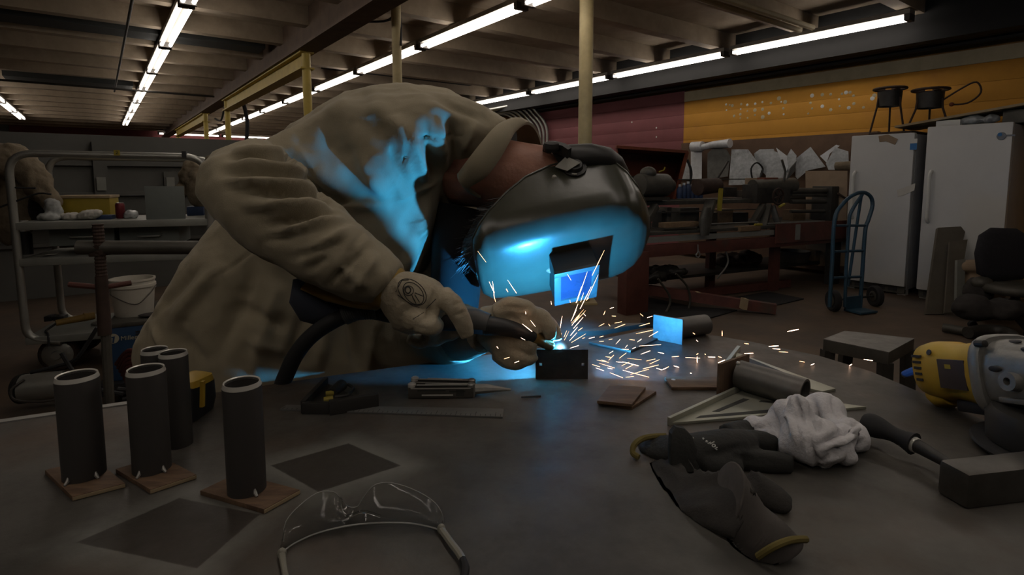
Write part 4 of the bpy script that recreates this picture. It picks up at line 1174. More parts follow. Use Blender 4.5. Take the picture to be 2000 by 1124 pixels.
# ---- welding helmet
def helmet():
    ST = [(918, .040, .052, .035), (924, .038, .061, .075), (940, .030, .066, .098), (962, .012, .068, .108), (1000, -.018, .069, .113), (1040, -.042, .069, .116), (1090, -.056, .069, .118), (1140, -.060, .069, .118), (1180, -.058, .069, .117), (1205, -.044, .067, .112), (1225, -.022, .063, .100), (1240, .004, .056, .082), (1250, .022, .046, .058), (1255, .034, .040, .03)]
    # superimposed image columns -> distance along the crown axis
    s0 = -.030
    def ringpts(x, fr, ff, w, inset=0.0):
        k = (x - 1090) * 1.035 / F / .97
        w -= inset; ff -= inset
        r = min(.042, w * .7, max(.004, (ff - fr) * .8))
        pts = []
        for i in range(6): pts.append((w, fr + (ff - r - fr) * i / 6))
        for i in range(9):
            q = PI / 2 * i / 8; pts.append((w - r + r * math.cos(q), ff - r + r * math.sin(q)))
        for i in range(1, 10): pts.append(((w - r) * (1 - 2 * i / 10), ff))
        for i in range(9):
            q = PI / 2 + PI / 2 * i / 8; pts.append((-w + r + r * math.cos(q), ff - r + r * math.sin(q)))
        for i in range(6): pts.append((-w, ff - r + (fr - ff + r) * (i + 1) / 6))
        return [hp(k, s0 + s, f + .014 * max(0, 1 - (s / max(w, .01)) ** 2) * (f > ff - .02)) for s, f in pts]
    # densify
    D = []
    for i in range(len(ST) - 1):
        for q in range(3):
            t = q / 3; D.append(tuple(a + (b - a) * t for a, b in zip(ST[i], ST[i + 1])))
    D.append(ST[-1])
    outer = [ringpts(*q) for q in D]; inner = [ringpts(*q, inset=.0035) for q in D]
    n = len(outer[0]); m = len(outer)
    mb = MB(); V = [p for r in outer for p in r] + [p for r in inner for p in r]; fs = []
    o2 = n * m
    for k in range(m - 1):
        for i in range(n - 1):
            a = k * n + i; fs.append((a, a + 1, a + n + 1, a + n)); fs.append((o2 + a, o2 + a + n, o2 + a + n + 1, o2 + a + 1))
        for i in (0, n - 1):
            a = k * n + i; fs.append((a, a + n, o2 + a + n, o2 + a))
    for i in range(n - 1):
        fs.append((i, o2 + i, o2 + i + 1, i + 1)); a = (m - 1) * n + i; fs.append((a, a + 1, o2 + a + 1, o2 + a))
    fs.append(tuple((m - 1) * n + i for i in range(n)))
    fs.append(tuple(i for i in range(n - 1, -1, -1)))
    mb.add(V, fs)
    h = O('welding_helmet', mb, 'helmet', pr, smooth=50, label='olive drab welding helmet shell with a flip lens box')
    # rolled rim along the near rear edge
    O('rim', MB().tube([r[0] for r in outer], .0022, 8), 'helmet', h)
    O('rim', MB().tube([r[-1] for r in outer], .0022, 8), 'helmet', h)
    # lens box: a frame of four walls with the dark window at its mouth
    M = Matrix(((kx.x, sx.x, fy.x, 0), (kx.y, sx.y, fy.y, 0), (kx.z, sx.z, fy.z, 0), (0, 0, 0, 1))); M.translation = HC0
    k0, k1, a0, a1, f0, f1 = -.038, .038, -.088, .010, .070, .120
    # walls taper outward to the mouth
    def wall(ka, sa, kb, sb, ti):
        c = ((k0 + k1) / 2, (a0 + a1) / 2)
        def inn(k, s): 
            return (k + (c[0] - k) * ti, s + (c[1] - s) * ti)
        (ia, ja), (ib, jb) = inn(ka, sa), inn(kb, sb)
        return MB(M).hexa([(ka, sa, f0), (kb, sb, f0), (ib, jb, f0), (ia, ja, f0), (ka, sa, f1), (kb, sb, f1), (ib, jb, f1), (ia, ja, f1)])
    bx = O('lens_box', MB().add([], []) if False else wall(k0, a1, k1, a1, .12), 'helmet_dark', h)
    for q in ((k0, a0, k1, a0), (k0, a0, k0, a1), (k1, a0, k1, a1)): O('box_wall', wall(*q, .12), 'helmet_dark', h)
    e = .010
    fr = MB(M)
    fr.box((k0 - .002, a0 - .002, f1), (k1 + .002, a0 + e, f1 + .006)).box((k0 - .002, a1 - e, f1), (k1 + .002, a1 + .002, f1 + .006)).box((k0 - .002, a0 + e, f1), (k0 + e, a1 - e, f1 + .006)).box((k1 - e, a0 + e, f1), (k1 + .002, a1 - e, f1 + .006))
    O('lens_frame', fr, 'lens_frame', h, bevel=.001)
    O('lens', MB(M).box((k0 + e, a0 + e, f1 + .0005), (k1 - e, a1 - e, f1 + .003)), 'lens', h)
    # pivot knob and rivet on the near cheek
    kc = (1131 - 1090) * 1.035 / F / .97
    ws = s0 + .118
    O('pivot_knob', MB(M).lathe([(.021, 0), (.021, .004), (.015, .005), (.013, .012), (.004, .013), (.0005, .009)], (kc, ws, -.036), (0, 1, 0), n=24), 'helmet_dark', h, smooth=30)
    for q in (1.9, 3.0, 4.3):
        O('knob_mark', MB(M).tube([(kc + .018 * math.cos(q + .5 * t), ws + .0045, -.036 + .018 * math.sin(q + .5 * t)) for t in (-.5, 0, .5)], .002, 6), 'pad_grey', h)
    O('knob_centre', MB(M).lathe([(.005, 0), (.003, .002)], (kc, ws + .0125, -.036), (0, 1, 0), n=12), 'star_blue', h)
    O('rivet', MB(M).lathe([(.0045, 0), (.003, .003), (.0005, .004)], ((1090 - 1090) * .00098, ws, -.026), (0, 1, 0), n=12), 'pad_grey', h)
    # headgear straps over the back of the head
    R_ = []
    band = []
    for t in np.linspace(0, 1, 14):
        q = -1.2 + 2.5 * t
        band.append(hp(.045 + .06 * math.sin(q), -.035 + .0 * t, -.045 - .098 * math.cos(q)))
    def strap(path, wv, th, m, nm):
        mb = MB(); rs = []
        for i, p in enumerate(path):
            a = path[min(i + 1, len(path) - 1)] - path[max(i - 1, 0)]; w = Vector(wv) * .5; nn = a.cross(w).normalized() * th
            rs.append([p - w - nn, p + w - nn, p + w + nn, p - w + nn])
        return O(nm, mb.rings(rs), m, h, smooth=40)
    side = [hp(.115 * math.cos(q) + .02, -.035 + .086 * math.sin(q), -.055 - .03 * abs(math.sin(q))) for q in np.linspace(-1.9, 1.9, 22)]
    O('headband', MB().rings([sect((1062, 300), (1074, 345), 1.06, .03), sect((1078, 289), (1090, 350), 1.055, .05), sect((1110, 284), (1115, 350), 1.05, .06), sect((1150, 282), (1152, 345), 1.05, .062), sect((1188, 290), (1182, 345), 1.05, .055), sect((1212, 308), (1200, 350), 1.055, .04), sect((1228, 335), (1215, 360), 1.06, .02)]), 'helmet_dark', h, smooth=180)
    strap([at(1062, 290, 1.02), at(1082, 287, 1.0), at(1100, 292, .985), at(1112, 300, .975)], CF * .02 - CU * .014, .004, 'helmet_dark', 'ratchet_strap')
    O('sweat_pad', MB().prism([at(1084, 326, .985), at(1106, 305, .985), at(1134, 318, .975), at(1108, 334, .975)], CF * .006), 'pad_grey', h)
    O('ratchet_knob', MB().lathe([(.014, -.006), (.016, 0), (.014, .008), (.008, .01)], at(1078, 288, .99), (CU + CF * -.4).normalized(), n=16), 'helmet_dark', h, smooth=30)
    return h
helmet()
# ---- near glove: back of the hand, wrapped fingers, pointing forefinger
def cyl(pts, rad, n=16): return MB().tube(spline(pts, 4), list(np.interp(np.linspace(0, 1, (len(pts) - 1) * 4 + 1), np.linspace(0, 1, len(rad)), rad)), n)
G = [MB().rings([sect((772, 534), (742, 590), .815, .034), sect((795, 530), (752, 612), .815, .036), sect((830, 536), (768, 642), .82, .037), sect((858, 550), (800, 655), .828, .036), sect((876, 572), (838, 648), .838, .034), sect((882, 592), (858, 628), .846, .024)]),
     cyl([at(862, 575, .822), at(886, 598, .806), at(902, 626, .804), at(913, 658, .810)], [.017, .0155, .0135, .0105]),           # forefinger down the torch
     cyl([at(868, 592, .86), at(895, 618, .875), at(888, 648, .885), at(860, 656, .888)], [.015, .0145, .013, .010]),
     cyl([at(850, 610, .86), at(872, 640, .885), at(850, 664, .89), at(826, 660, .885)], [.015, .0145, .013, .010]),
     cyl([at(826, 622, .855), at(842, 654, .88), at(818, 668, .885), at(798, 660, .88)], [.0145, .0135, .012, .009]),
     cyl([at(800, 620, .80), at(828, 634, .792), at(846, 640, .80), at(856, 632, .815)], [.017, .0155, .0135, .010])]                 # thumb on the near side
gm = remesh(G, .0032, 3)
folds(gm, [(850, 560, 828, 650, 4, -.003), (866, 572, 845, 640, 4, .003), (800, 650, 850, 600, 4, -.0025), (790, 640, 850, 560, 9, .0015), (878, 600, 900, 590, 2.5, -.002), (888, 618, 908, 608, 2.5, -.002), (765, 560, 790, 600, 4, -.002), (812, 640, 835, 645, 3, -.002)])
ruffle(gm, .0016, 34)
Omesh('glove', gm, 'glove', pr)
# drawing on the back of the glove: a lens-shaped oval with spokes
gdep = .777
def ink(path, w=.0007): return MB().tube(path, w, 5)
gob = [o for o in pr.children if o.name.startswith('glove')][0]
bvh = BVHTree.FromPolygons([WM[pr.name] @ v.co for v in gm.vertices], [tuple(p.vertices) for p in gm.polygons])
def stick(x, y):
    h = bvh.ray_cast(CAM, ray(x, y).normalized()); return (h[0] - CF * .0004) if h[0] else None
def draw(pts, w=.0006):
    q = [x for x in (stick(*p) for p in pts) if x is not None]
    return O('inked_line', ink(q, w), 'ink', gob) if len(q) > 1 else None
def zz(x, y): return (550 + x / 3.747, 400 + y / 3.747)
draw([zz(955 + 100 * math.cos(q) - 30 * math.sin(q), 640 + 62 * math.cos(q) + 75 * math.sin(q)) for q in np.linspace(0, 2 * PI, 30)])
draw([zz(965 + 75 * math.cos(q) - 15 * math.sin(q), 650 + 46 * math.cos(q) + 68 * math.sin(q)) for q in np.linspace(0, 2 * PI, 26)])
draw([zz(930 + 36 * math.cos(q), 630 + 36 * math.sin(q)) for q in np.linspace(0, 2 * PI, 16)])
draw([zz(925 + 20 * math.cos(q), 625 + 24 * math.sin(q)) for q in np.linspace(0, 2 * PI, 14)], .0009)
for a_, b_ in (((950, 655), (985, 725)), ((975, 645), (1035, 670)), ((975, 660), (1010, 715)), ((835, 640), (880, 555)), ((880, 555), (930, 550)), ((850, 660), (960, 740)), ((960, 740), (1010, 752)), ((1060, 760), (1130, 690)), ((960, 840), (1040, 790))):
    draw([zz(*a_), zz((a_[0] + b_[0]) / 2, (a_[1] + b_[1]) / 2), zz(*b_)])
# seam along the back of the glove
draw([zz(885, 445), zz(960, 462), zz(1020, 500), zz(1110, 530), zz(1180, 590)], .0009)
O('gauntlet', MB().rings([sect((690, 592), (760, 500), .83, .038), sect((738, 600), (786, 526), .822, .040), sect((752, 604), (794, 536), .82, .038)]), 'glove_cuff', pr, smooth=60)
O('gauntlet_flap', MB().rings([sect((588, 566), (610, 544), .86, .012), sect((640, 588), (660, 556), .855, .03), sect((700, 602), (716, 566), .845, .035), sect((738, 606), (756, 570), .835, .03)]), 'glove_cuff', pr, smooth=180)
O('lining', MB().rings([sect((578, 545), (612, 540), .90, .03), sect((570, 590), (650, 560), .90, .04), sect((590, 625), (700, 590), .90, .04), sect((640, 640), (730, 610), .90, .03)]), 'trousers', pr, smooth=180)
# ---- far glove, steadying the torch
G = [MB().rings([sect((936, 602), (930, 668), .915, .026), sect((972, 594), (962, 692), .888, .024), sect((1005, 600), (992, 706), .878, .021), sect((1036, 608), (1022, 704), .874, .020), sect((1056, 622), (1046, 690), .874, .016)]),
     cyl([at(1020, 614, .874), at(1052, 620, .870), at(1070, 640, .870), at(1074, 662, .874)], [.0165, .0155, .0135, .011]),
     cyl([at(1042, 622, .888), at(1070, 632, .888), at(1083, 648, .890), at(1086, 666, .890)], [.0135, .0125, .011, .009]),
     cyl([at(990, 682, .876), at(1016, 696, .870), at(1034, 698, .872), at(1044, 692, .876)], [.0155, .0145, .0125, .010]),
     cyl([at(972, 688, .884), at(990, 704, .876), at(1008, 708, .872), at(1022, 706, .872)], [.0155, .0135, .012, .009]),
     blob(1004, 657, .908, 30, 33, .042),  # lump added in the palm to block arc light on the chest
     cyl([at(972, 614, .880), at(998, 600, .872), at(1024, 602, .866), at(1042, 616, .864)], [.018, .0165, .0145, .0115])]
g2m = remesh(G, .0034, 3)
folds(g2m, [(1000, 610, 1040, 640, 5, .003), (985, 600, 1035, 605, 4, -.003), (1025, 640, 1040, 690, 5, .003), (1000, 680, 1045, 700, 4, -.003)])
ruffle(g2m, .002, 30)
Omesh('glove', g2m, 'glove', pr)
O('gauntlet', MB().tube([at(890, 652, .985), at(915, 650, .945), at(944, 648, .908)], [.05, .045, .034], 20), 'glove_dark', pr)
# ---- legs and boots below the table
tr = [MB().rings([[Vector((x, y, z)) + Vector((rx * math.cos(q), ry * math.sin(q), 0)) for q in [2 * PI * k / 20 for k in range(20)]] for (x, y, z, rx, ry) in L]) for L in (
    [(-.46, 1.10, .80, .10, .10), (-.45, 1.08, .62, .10, .10), (-.44, 1.07, .42, .082, .085), (-.45, 1.07, .22, .078, .08), (-.46, 1.07, .05, .085, .085)],
    [(-.56, 1.22, .80, .10, .10), (-.60, 1.26, .62, .10, .10), (-.62, 1.26, .42, .082, .085), (-.63, 1.28, .22, .078, .08), (-.64, 1.29, .05, .085, .085)],
    [(-.50, 1.16, .90, .12, .13), (-.50, 1.16, .74, .13, .14)])]
tm = remesh(tr, .008, 4); ruffle(tm, .008, 9)
Omesh('trousers', tm, 'trousers', pr)
for (x, y) in ((-.46, 1.07), (-.64, 1.29)):
    bt = [MB().tube([(x - .07, y - .0, .05), (x + .02, y, .055), (x + .12, y - .02, .045), (x + .17, y - .03, .035)], [.042, .05, .045, .03], 16), MB().tube([(x - .02, y, .04), (x - .02, y, .16)], [.05, .055], 16)]
    bm_ = remesh(bt, .006, 2); a, n_ = mnp(bm_); a[:, 2] = np.maximum(a[:, 2], .002); setco(bm_, a)
    Omesh('boot', bm_, 'boot', pr)

# ================================================================== welding torch
wt = thing('welding_torch', 'black welding torch with brass nozzle held in the gloves', 'welding torch', at(900, 630, .875))
O('handle', MB().tube(spline([at(715, 606, .868), at(780, 618, .868), at(850, 628, .862), at(908, 628, .862)], 4), [.012, .012, .0125, .013, .013, .013, .014, .014, .014, .014, .0145, .0145, .0145], 16), 'gun_black', wt)
O('grip_shell', MB().tube([at(904, 626, .861), at(930, 628, .858), at(954, 634, .855)], [.0185, .0195, .0165], 16), 'gun_grey', wt)
O('trigger', MB().bar(at(921, 645, .846), at(943, 647, .845), .008, .010), 'gun_blue', wt, bevel=.001)
O('neck', MB().tube(spline([at(950, 636, .855), at(985, 640, .852), at(1015, 648, .855), at(1043, 660, .864)], 4), list(np.linspace(.0155, .0095, 13)), 16), 'gun_black', wt)
nz0, nz1 = at(1040, 658, .863), arc_w + Vector((-.0135, -.007, .0095))
ndir = (nz1 - nz0).normalized()
O('nozzle', MB().lathe([(.0102, 0), (.0108, .004), (.0108, .014), (.0095, .016), (.0092, (nz1 - nz0).length - .008), (.0068, (nz1 - nz0).length), (.0052, (nz1 - nz0).length), (.0052, .004)], nz0, ndir, n=24, cap=True), 'brass', wt, smooth=35)
hose = spline([at(716, 606, .868), at(690, 610, .868), at(650, 628, .865), at(610, 655, .865), at(580, 690, .868), at(560, 730, .875), at(548, 765, .885), at(540, 830, .90), at(545, 950, .92)], 6)
O('cable', MB().tube(hose, .0125, 14), 'black_rubber', wt)
sp = spline([at(735, 604, .866), at(700, 606, .866), at(672, 616, .866)], 24)
coil = MB()
for k in range(0, len(sp) - 1, 3):
    p = sp[k]; t = (sp[k + 1] - p).normalized(); a = t.orthogonal().normalized(); b_ = t.cross(a)
    coil.tube([p + (a * math.cos(q) + b_ * math.sin(q)) * .0145 for q in [2 * PI * i / 14 for i in range(14)]], .0018, 6, loop=True)
O('strain_relief', coil, 'gun_grey', wt)

# ================================================================== sparks
S4 = [(298,0,330,60),(320,80,340,150),(445,20,460,52),(500,0,545,65),(880,140,886,176),(1065,130,1070,160),(822,230,824,272),(632,245,636,270),(600,365,695,440),(680,330,728,392),(585,500,628,524),(350,585,366,605),(422,708,474,692),(524,746,568,730),
 (1180,0,1125,160),(1200,60,1170,150),(1275,0,1165,218),(1250,110,1225,135),(1145,170,1090,310),(1200,225,1080,360),(1220,235,1115,350),(1130,230,1075,340),(1195,300,1100,410),(1160,280,1085,380),(990,290,970,405),(1035,430,1008,495),(1058,435,1000,545),(985,455,972,530),(1140,395,1070,480),(1135,450,1062,530),(1190,402,1148,430),(1222,462,1080,548),(1195,262,1220,288),(1410,240,1395,278),(1455,215,1494,205),(1474,288,1514,290),(1750,265,1780,290),(1820,305,1870,290),(1348,390,1400,362),(1442,366,1458,388),(1502,358,1572,344),(1502,408,1605,368),(1740,388,1845,358),(1710,462,1880,425),(1838,490,1925,440),(1250,508,1306,495),(1354,495,1392,485),(1185,508,1212,500),(1352,538,1396,534),(1445,520,1480,512),(1515,562,1558,514),(1645,518,1698,524),(1725,542,1765,514),(1740,582,1955,568),(1570,612,1640,614),(1605,600,1628,572),(1675,608,1708,594),(1066,604,1152,576),(1448,655,1488,630),(1758,662,1850,628),(1925,642,1984,656),(1412,686,1466,692),(1440,725,1495,670),(1520,722,1616,650),(1325,718,1458,744),(1370,716,1420,732),(1625,702,1766,716),(1810,728,1900,708),(1515,736,1590,742),(1558,782,1645,738),(1350,750,1556,812),(1282,762,1360,786),(1318,795,1398,824),(1580,735,1740,776),(1585,818,1690,762),(1820,768,1940,714),(1735,816,1932,766),(1655,860,1838,808),(1580,818,1700,850),(1680,845,1838,886),(1610,888,1690,878),(1455,842,1582,892),(1910,798,1966,818),(1970,812,2000,800),(1432,796,1480,806)]
S7 = [(678,36,690,44),(700,82,710,92),(868,22,868,56),(1292,27,1366,12),(1012,104,1040,108),(1172,124,1234,120),(1196,138,1246,142),(1238,158,1296,162),(1372,220,1404,226),(1444,246,1468,236),(1790,208,1848,216),(1012,170,1070,168),(835,234,886,212),(842,190,864,196),(776,192,822,194),(628,196,724,200),(540,192,586,188),(700,178,712,170),(755,172,760,178),(660,297,668,300),(553,250,586,260),(440,266,476,276),(482,276,520,256),(705,190,706,240),(1696,250,1712,240)]
S2 = [(222,832,266,890),(378,982,424,1052),(282,992,308,1050),(300,990,310,1080),(370,1030,380,1046),(690,952,710,984),(884,828,820,960),(852,955,790,1090),(795,940,740,1100)]
SA = [(900 + a / 5, 560 + b / 5, 900 + c / 5, 560 + d / 5) for a, b, c, d in S4]
SA += [(1150 + a / 3.333, 640 + b / 3.333, 1150 + c / 3.333, 640 + d / 3.333) for a, b, c, d in S7]
SA += [(850 + a / 2.676, 180 + b / 2.676, 850 + c / 2.676, 180 + d / 2.676) for a, b, c, d in S2]
rnd = random.Random(5)
for k, (x0, y0, x1, y1) in enumerate(SA):
    mx, my = (x0 + x1) / 2, (y0 + y1) / 2
    far = dep(tz(mx, max(my, 652)))
    d = min(far - .012, .985) if my > 652 and mx < 1500 else .93 + rnd.uniform(-.05, .05)
    if my > 690 and mx > 1148: d = far - .010
    if mx < 1045: d = min(d, .83 + rnd.uniform(-.02, .02))
    L = math.hypot(x1 - x0, y1 - y0)
    w = rnd.uniform(.35, .8) if L > 5 else rnd.uniform(.8, 1.2)
    if mx > 1290 and L < 25: w = rnd.uniform(.8, 1.3)
    dd = rnd.uniform(-.006, .006)
    p0, p2 = at(x0, y0, d - dd), at(x1, y1, d + dd); p1 = (p0 + p2) / 2
    if mx < 1045: lb, gp = 'orange spark flying in front of the gloves and helmet chin', 'sparks left of the arc'
    elif mx < 1165 and my < 672: lb, gp = 'thin spark shooting upward from the arc past the helmet lens', 'sparks rising from the arc'
    elif mx > 1340: lb, gp = 'bright spark flung far right over the table', 'sparks flung far right'
    elif my < 655: lb, gp = 'spark flying high between the arc and the far pale plate', 'sparks above the table'
    else: lb, gp = 'spark skimming low over the table right of the workpiece', 'sparks low over the table'
    O('spark', MB().tube([p0, p1, p2], [.0002 * w, .0006 * w, .0004 * w], 5), 'spark_hot' if rnd.random() < .5 else 'spark', label=lb, cat='spark', group=gp)
# ================================================================== left background: cart, stand, welder set
CA = onz(45, 735, 0); CB = CA + Vector((.937, .351, 0))
cf = PF(CA, CB); CM = cf.M
DP = .55
ct = thing('tube_cart', 'tall aluminium tube cart with three shelves at the left', 'cart', M=CM)
def hoop(off, px_l0, px_l1, ytop, px_r, ybot):
    """bent tube: down the left side, along the top, down the right"""
    p = lambda x, y: cf.p(x, y, 0) + Vector((0, off, 0))
    return MB(CM).tube(arcpts([p(120, ybot), p(52, ybot - 5), p(14, ytop), p(402, ytop + 8), p(416, ybot - 60), p(380, ybot - 20)], .13, 7), .022, 12)
O('hoop', hoop(0, 0, 0, 299, 0, 668), 'aluminium', ct)
O('hoop', hoop(DP, 0, 0, 299, 0, 668), 'aluminium', ct)
x0, x1 = cf.p(40, 440).x, cf.p(412, 440).x
def zat(y, x=40): return cf.p(x, y).z
for nm, yy in (('shelf', 442), ('shelf', 513), ('shelf', 667)):
    z = zat(yy)
    O(nm, MB(CM).box((x0 - .02, -.02, z - .025), (x1, DP + .02, z + .022)), 'shelf_grey', ct, bevel=.006)
for x in (x0 + .12, x1 - .1):
    O('caster_fork', MB(CM).box((x - .02, .03, .10), (x + .02, .09, zat(675) - .0)), 'dark_steel', ct)
    O('caster_wheel', MB(CM).lathe([(.10, 0), (.108, .01), (.108, .035), (.10, .045)], (x, .03, .108), (0, 1, 0), n=26), 'rust_iron', ct)
    O('wheel_hub', MB(CM).lathe([(.085, .0), (.07, -.01), (.03, -.012), (.025, -.03)], (x, .03, .108), (0, 1, 0), n=22), 'aluminium', ct)
    O('caster_wheel', MB(CM).lathe([(.10, 0), (.108, .01), (.108, .035), (.10, .045)], (x, DP - .06, .108), (0, 1, 0), n=26), 'rust_iron', ct)
    O('caster_fork', MB(CM).box((x - .02, DP - .1, .10), (x + .02, DP - .02, zat(675))), 'dark_steel', ct)
tg = O('number_tag', MB(CM).box(cf.p(225, 304) + Vector((0, -.026, 0)), cf.p(236, 294) + Vector((0, -.022, 0))), 'tag_yellow', ct)
c = cf.p(230.5, 299)
text_mesh('number', '2', .03, CM @ Matrix.Translation((c.x, -.0265, c.z)) @ Matrix.Rotation(PI / 2, 4, 'X'), 'black_plastic', tg)
O('clamp', MB(CM).box(cf.p(357, 308) + Vector((0, -.03, 0)), cf.p(365, 296) + Vector((0, .03, 0))), 'black_plastic', ct)
O('cross_wire', MB(CM).tube(spline([cf.p(0, 405), cf.p(40, 390), cf.p(75, 378), cf.p(100, 380)], 3), .006, 6), 'black_rubber', ct)
O('cross_wire', MB(CM).tube([cf.p(12, 366), cf.p(70, 368)], .006, 6), 'black_rubber', ct)
zs = zat(442) + .022
def onshelf(z, x0p, x1p, ytop, y0, dy, name, m, label, cat, bevel=.004, ybase=None):
    xa, xb = cf.p(x0p, 420, y0).x, cf.p(x1p, 420, y0).x
    zt = cf.p((x0p + x1p) / 2, ytop, y0).z
    return O(name, MB(CM).box((xa, y0, z), (xb, y0 + dy, zt)), m, bevel=bevel, label=label, cat=cat)
ybx = thing('yellow_box', 'open yellow metal box on the top cart shelf', 'box', CM @ Vector((cf.p(165, 430).x, .35, zs)))
xa, xb = cf.p(112, 420, .3).x, cf.p(216, 420, .3).x; zt = cf.p(160, 384, .3).z
O('body', MB(CM).box((xa, .3, zs), (xb, .5, zt)), 'yellow_box', ybx, bevel=.004)
O('lid_lip', MB(CM).box((xa - .005, .29, zt - .012), (xb + .005, .51, zt + .006)), 'wood_pale', ybx, bevel=.003)
can = thing('drink_can', 'red drink can on the top cart shelf', 'can', CM @ Vector((cf.p(236, 430, .2).x, .2, zs)))
cx = cf.p(236, 430, .2).x; ch = cf.p(236, 397, .2).z - zs; cr = (cf.p(245, 420, .2).x - cf.p(226, 420, .2).x) / 2
O('body', MB(CM).lathe([(cr * .8, 0), (cr, .01), (cr, ch - .012), (cr * .8, ch)], (cx, .2, zs), n=20), 'can_red', can)
O('lid', MB(CM).lathe([(cr * .78, ch), (cr * .8, ch + .003), (cr * .7, ch + .001)], (cx, .2, zs), n=20), 'bright_steel', can)
onshelf(zs, 285, 362, 364, .03, .012, 'sheet_panel', 'grey_box', 'flat grey sheet metal square leaning on the top shelf', 'panel', .001)
onshelf(zs, 186, 217, 421, .12, .1, 'blue_carton', 'blue_card', 'small dark blue carton on the top shelf', 'carton')
onshelf(zs, 365, 398, 404, .35, .15, 'navy_bin', 'blue_card', 'navy bin behind the grey panel on the top shelf', 'bin')
def lump(name, parts, m, label, cat, vox=.008, amp=.006, sc=30, z0=None):
    t = thing(name, label, cat, parts[0].v[0])
    me = remesh(parts, vox, 2); ruffle(me, amp, sc)
    if z0 is not None:
        a, n = mnp(me); a[:, 2] = np.maximum(a[:, 2], z0); setco(me, a)
    Omesh('form', me, m, t)
    zmin = min((v.co.z for v in me.vertices))
    return t
def cd(px, py, off):      # depth of a cart-frame point
    return dep(CM @ cf.p(px, py, off))
dz = cd(150, 420, .15)
lump('paper_bundle', [blob(140, 424, dz, 22, 9, .04), blob(175, 420, dz, 24, 10, .05, -.2)], 'paper', 'crumpled white paper and rag beside the yellow box', 'paper', .006, .006, 40, zs)
lump('plastic_bag', [blob(256, 420, cd(256, 420, .2), 12, 10, .04)], 'plastic_clear', 'small clear plastic bag beside the drink can', 'plastic bag', .006, .008, 40, zs)
lump('striped_shirt', [blob(105, 410, cd(100, 410, .2), 14, 26, .05, -.3), blob(96, 425, cd(96, 425, .15), 22, 9, .05)], 'striped_cloth', 'grey striped cloth hanging at the left end of the top shelf', 'cloth', .008, .008, 30, zs)
lump('draped_jacket', [blob(20, 315, 3.6, 48, 34, .12), blob(70, 350, 3.62, 24, 58, .08, -.42), blob(98, 385, 3.62, 18, 28, .06, -.3), blob(15, 390, 3.7, 45, 90, .10), blob(45, 400, 3.72, 35, 60, .06)], 'tan_cloth', 'tan work jacket draped over the left end of the cart', 'jacket', .012, .02, 10)
lump('draped_coat', [blob(60, 395, 3.75, 34, 48, .08), blob(75, 405, 3.72, 30, 36, .05, .3)], 'dark_cloth', 'dark coat hanging under the tan jacket', 'coat', .012, .02, 10)
lump('canvas_bag', [blob(372, 340, cd(372, 340, .45), 20, 30, .06, .35), blob(386, 365, cd(385, 360, .4), 20, 45, .06), blob(352, 372, cd(352, 360, .45), 16, 14, .04, .9)], 'tan_cloth', 'brown canvas bag hung over the right end of the cart', 'bag', .01, .014, 14)
lump('hanging_apron', [blob(420, 360, cd(415, 360, .2), 14, 60, .03, -.25), blob(430, 400, cd(420, 390, .25), 12, 40, .03, -.25)], 'tan_cloth', 'olive apron hanging outside the right end of the cart', 'apron', .01, .012, 14)
# grey drawers under the top shelf
for k, (a, b_) in enumerate(((95, 223), (233, 350))):
    t = thing('drawer', ('left' if k == 0 else 'right') + ' grey metal drawer slung under the top cart shelf', 'drawer', CM @ Vector((cf.p(a, 470).x, .1, zat(480))), group='cart drawers')
    xa, xb = cf.p(a, 460, .1).x, cf.p(b_, 460, .1).x; z1 = zat(442) - .028; z0 = cf.p(a, 482, .1).z
    O('body', MB(CM).box((xa, .1, z0), (xb, .5, z1)), 'grey_box', t, bevel=.004)
    O('handle', MB(CM).tube(arcpts([((xa + xb) / 2 - .07, .1, (z0 + z1) / 2 + .01), ((xa + xb) / 2 - .06, .075, (z0 + z1) / 2), ((xa + xb) / 2 + .06, .075, (z0 + z1) / 2), ((xa + xb) / 2 + .07, .1, (z0 + z1) / 2 + .01)], .02), .006, 6), 'shelf_grey', t)
z2 = zat(513) + .022
for k, (a, b_, yt, o) in enumerate(((70, 88, 503, .06), (82, 101, 498, .14))):
    onshelf(z2, a, b_, yt, o, .09, 'tray', 'paper', ('front' if k == 0 else 'rear') + ' of two small pale trays on the middle shelf', 'tray')
sp_ = thing('spray_can', 'dark spray can with pale cap on the middle shelf', 'can', CM @ Vector((cf.p(53, 500, .25).x, .25, z2)))
cx = cf.p(53, 500, .25).x
O('body', MB(CM).lathe([(.035, 0), (.035, .13), (.02, .15)], (cx, .25, z2), n=18), 'black_plastic', sp_)
O('cap', MB(CM).lathe([(.024, .15), (.024, .21), (.02, .22)], (cx, .25, z2), n=18), 'plastic_white', sp_)
# bottom shelf: drill-like grinder, boxes
z3 = zat(667) + .022
gx = cf.p(150, 640, .15)
yt = thing('disc_grinder', 'small dirty yellow disc grinder on the bottom cart shelf', 'angle grinder', CM @ Vector((gx.x, .15, z3)))
O('body', MB(CM).tube([Vector((gx.x - .10, .12, z3 + .05)), Vector((gx.x - .02, .16, z3 + .055)), Vector((gx.x + .05, .2, z3 + .06))], [.02, .022, .026], 14), 'tool_dirty', yt)
O('gear_head', MB(CM).tube([Vector((gx.x + .03, .19, z3 + .06)), Vector((gx.x + .08, .22, z3 + .06))], [.028, .024], 14), 'tool_dirty', yt)
O('disc', MB(CM).lathe([(.02, .004), (.06, .006), (.06, .012), (.02, .03)], (gx.x + .12, .22, z3), n=22), 'cast_grey', yt)
O('cord', MB(CM).tube(spline([Vector((gx.x - .10, .12, z3 + .045)), Vector((gx.x - .14, .08, z3 + .012)), Vector((gx.x - .1, -.005, z3 + .008)), Vector((gx.x - .09, -.035, z3 - .06))], 4), .007, 6), 'black_rubber', yt)
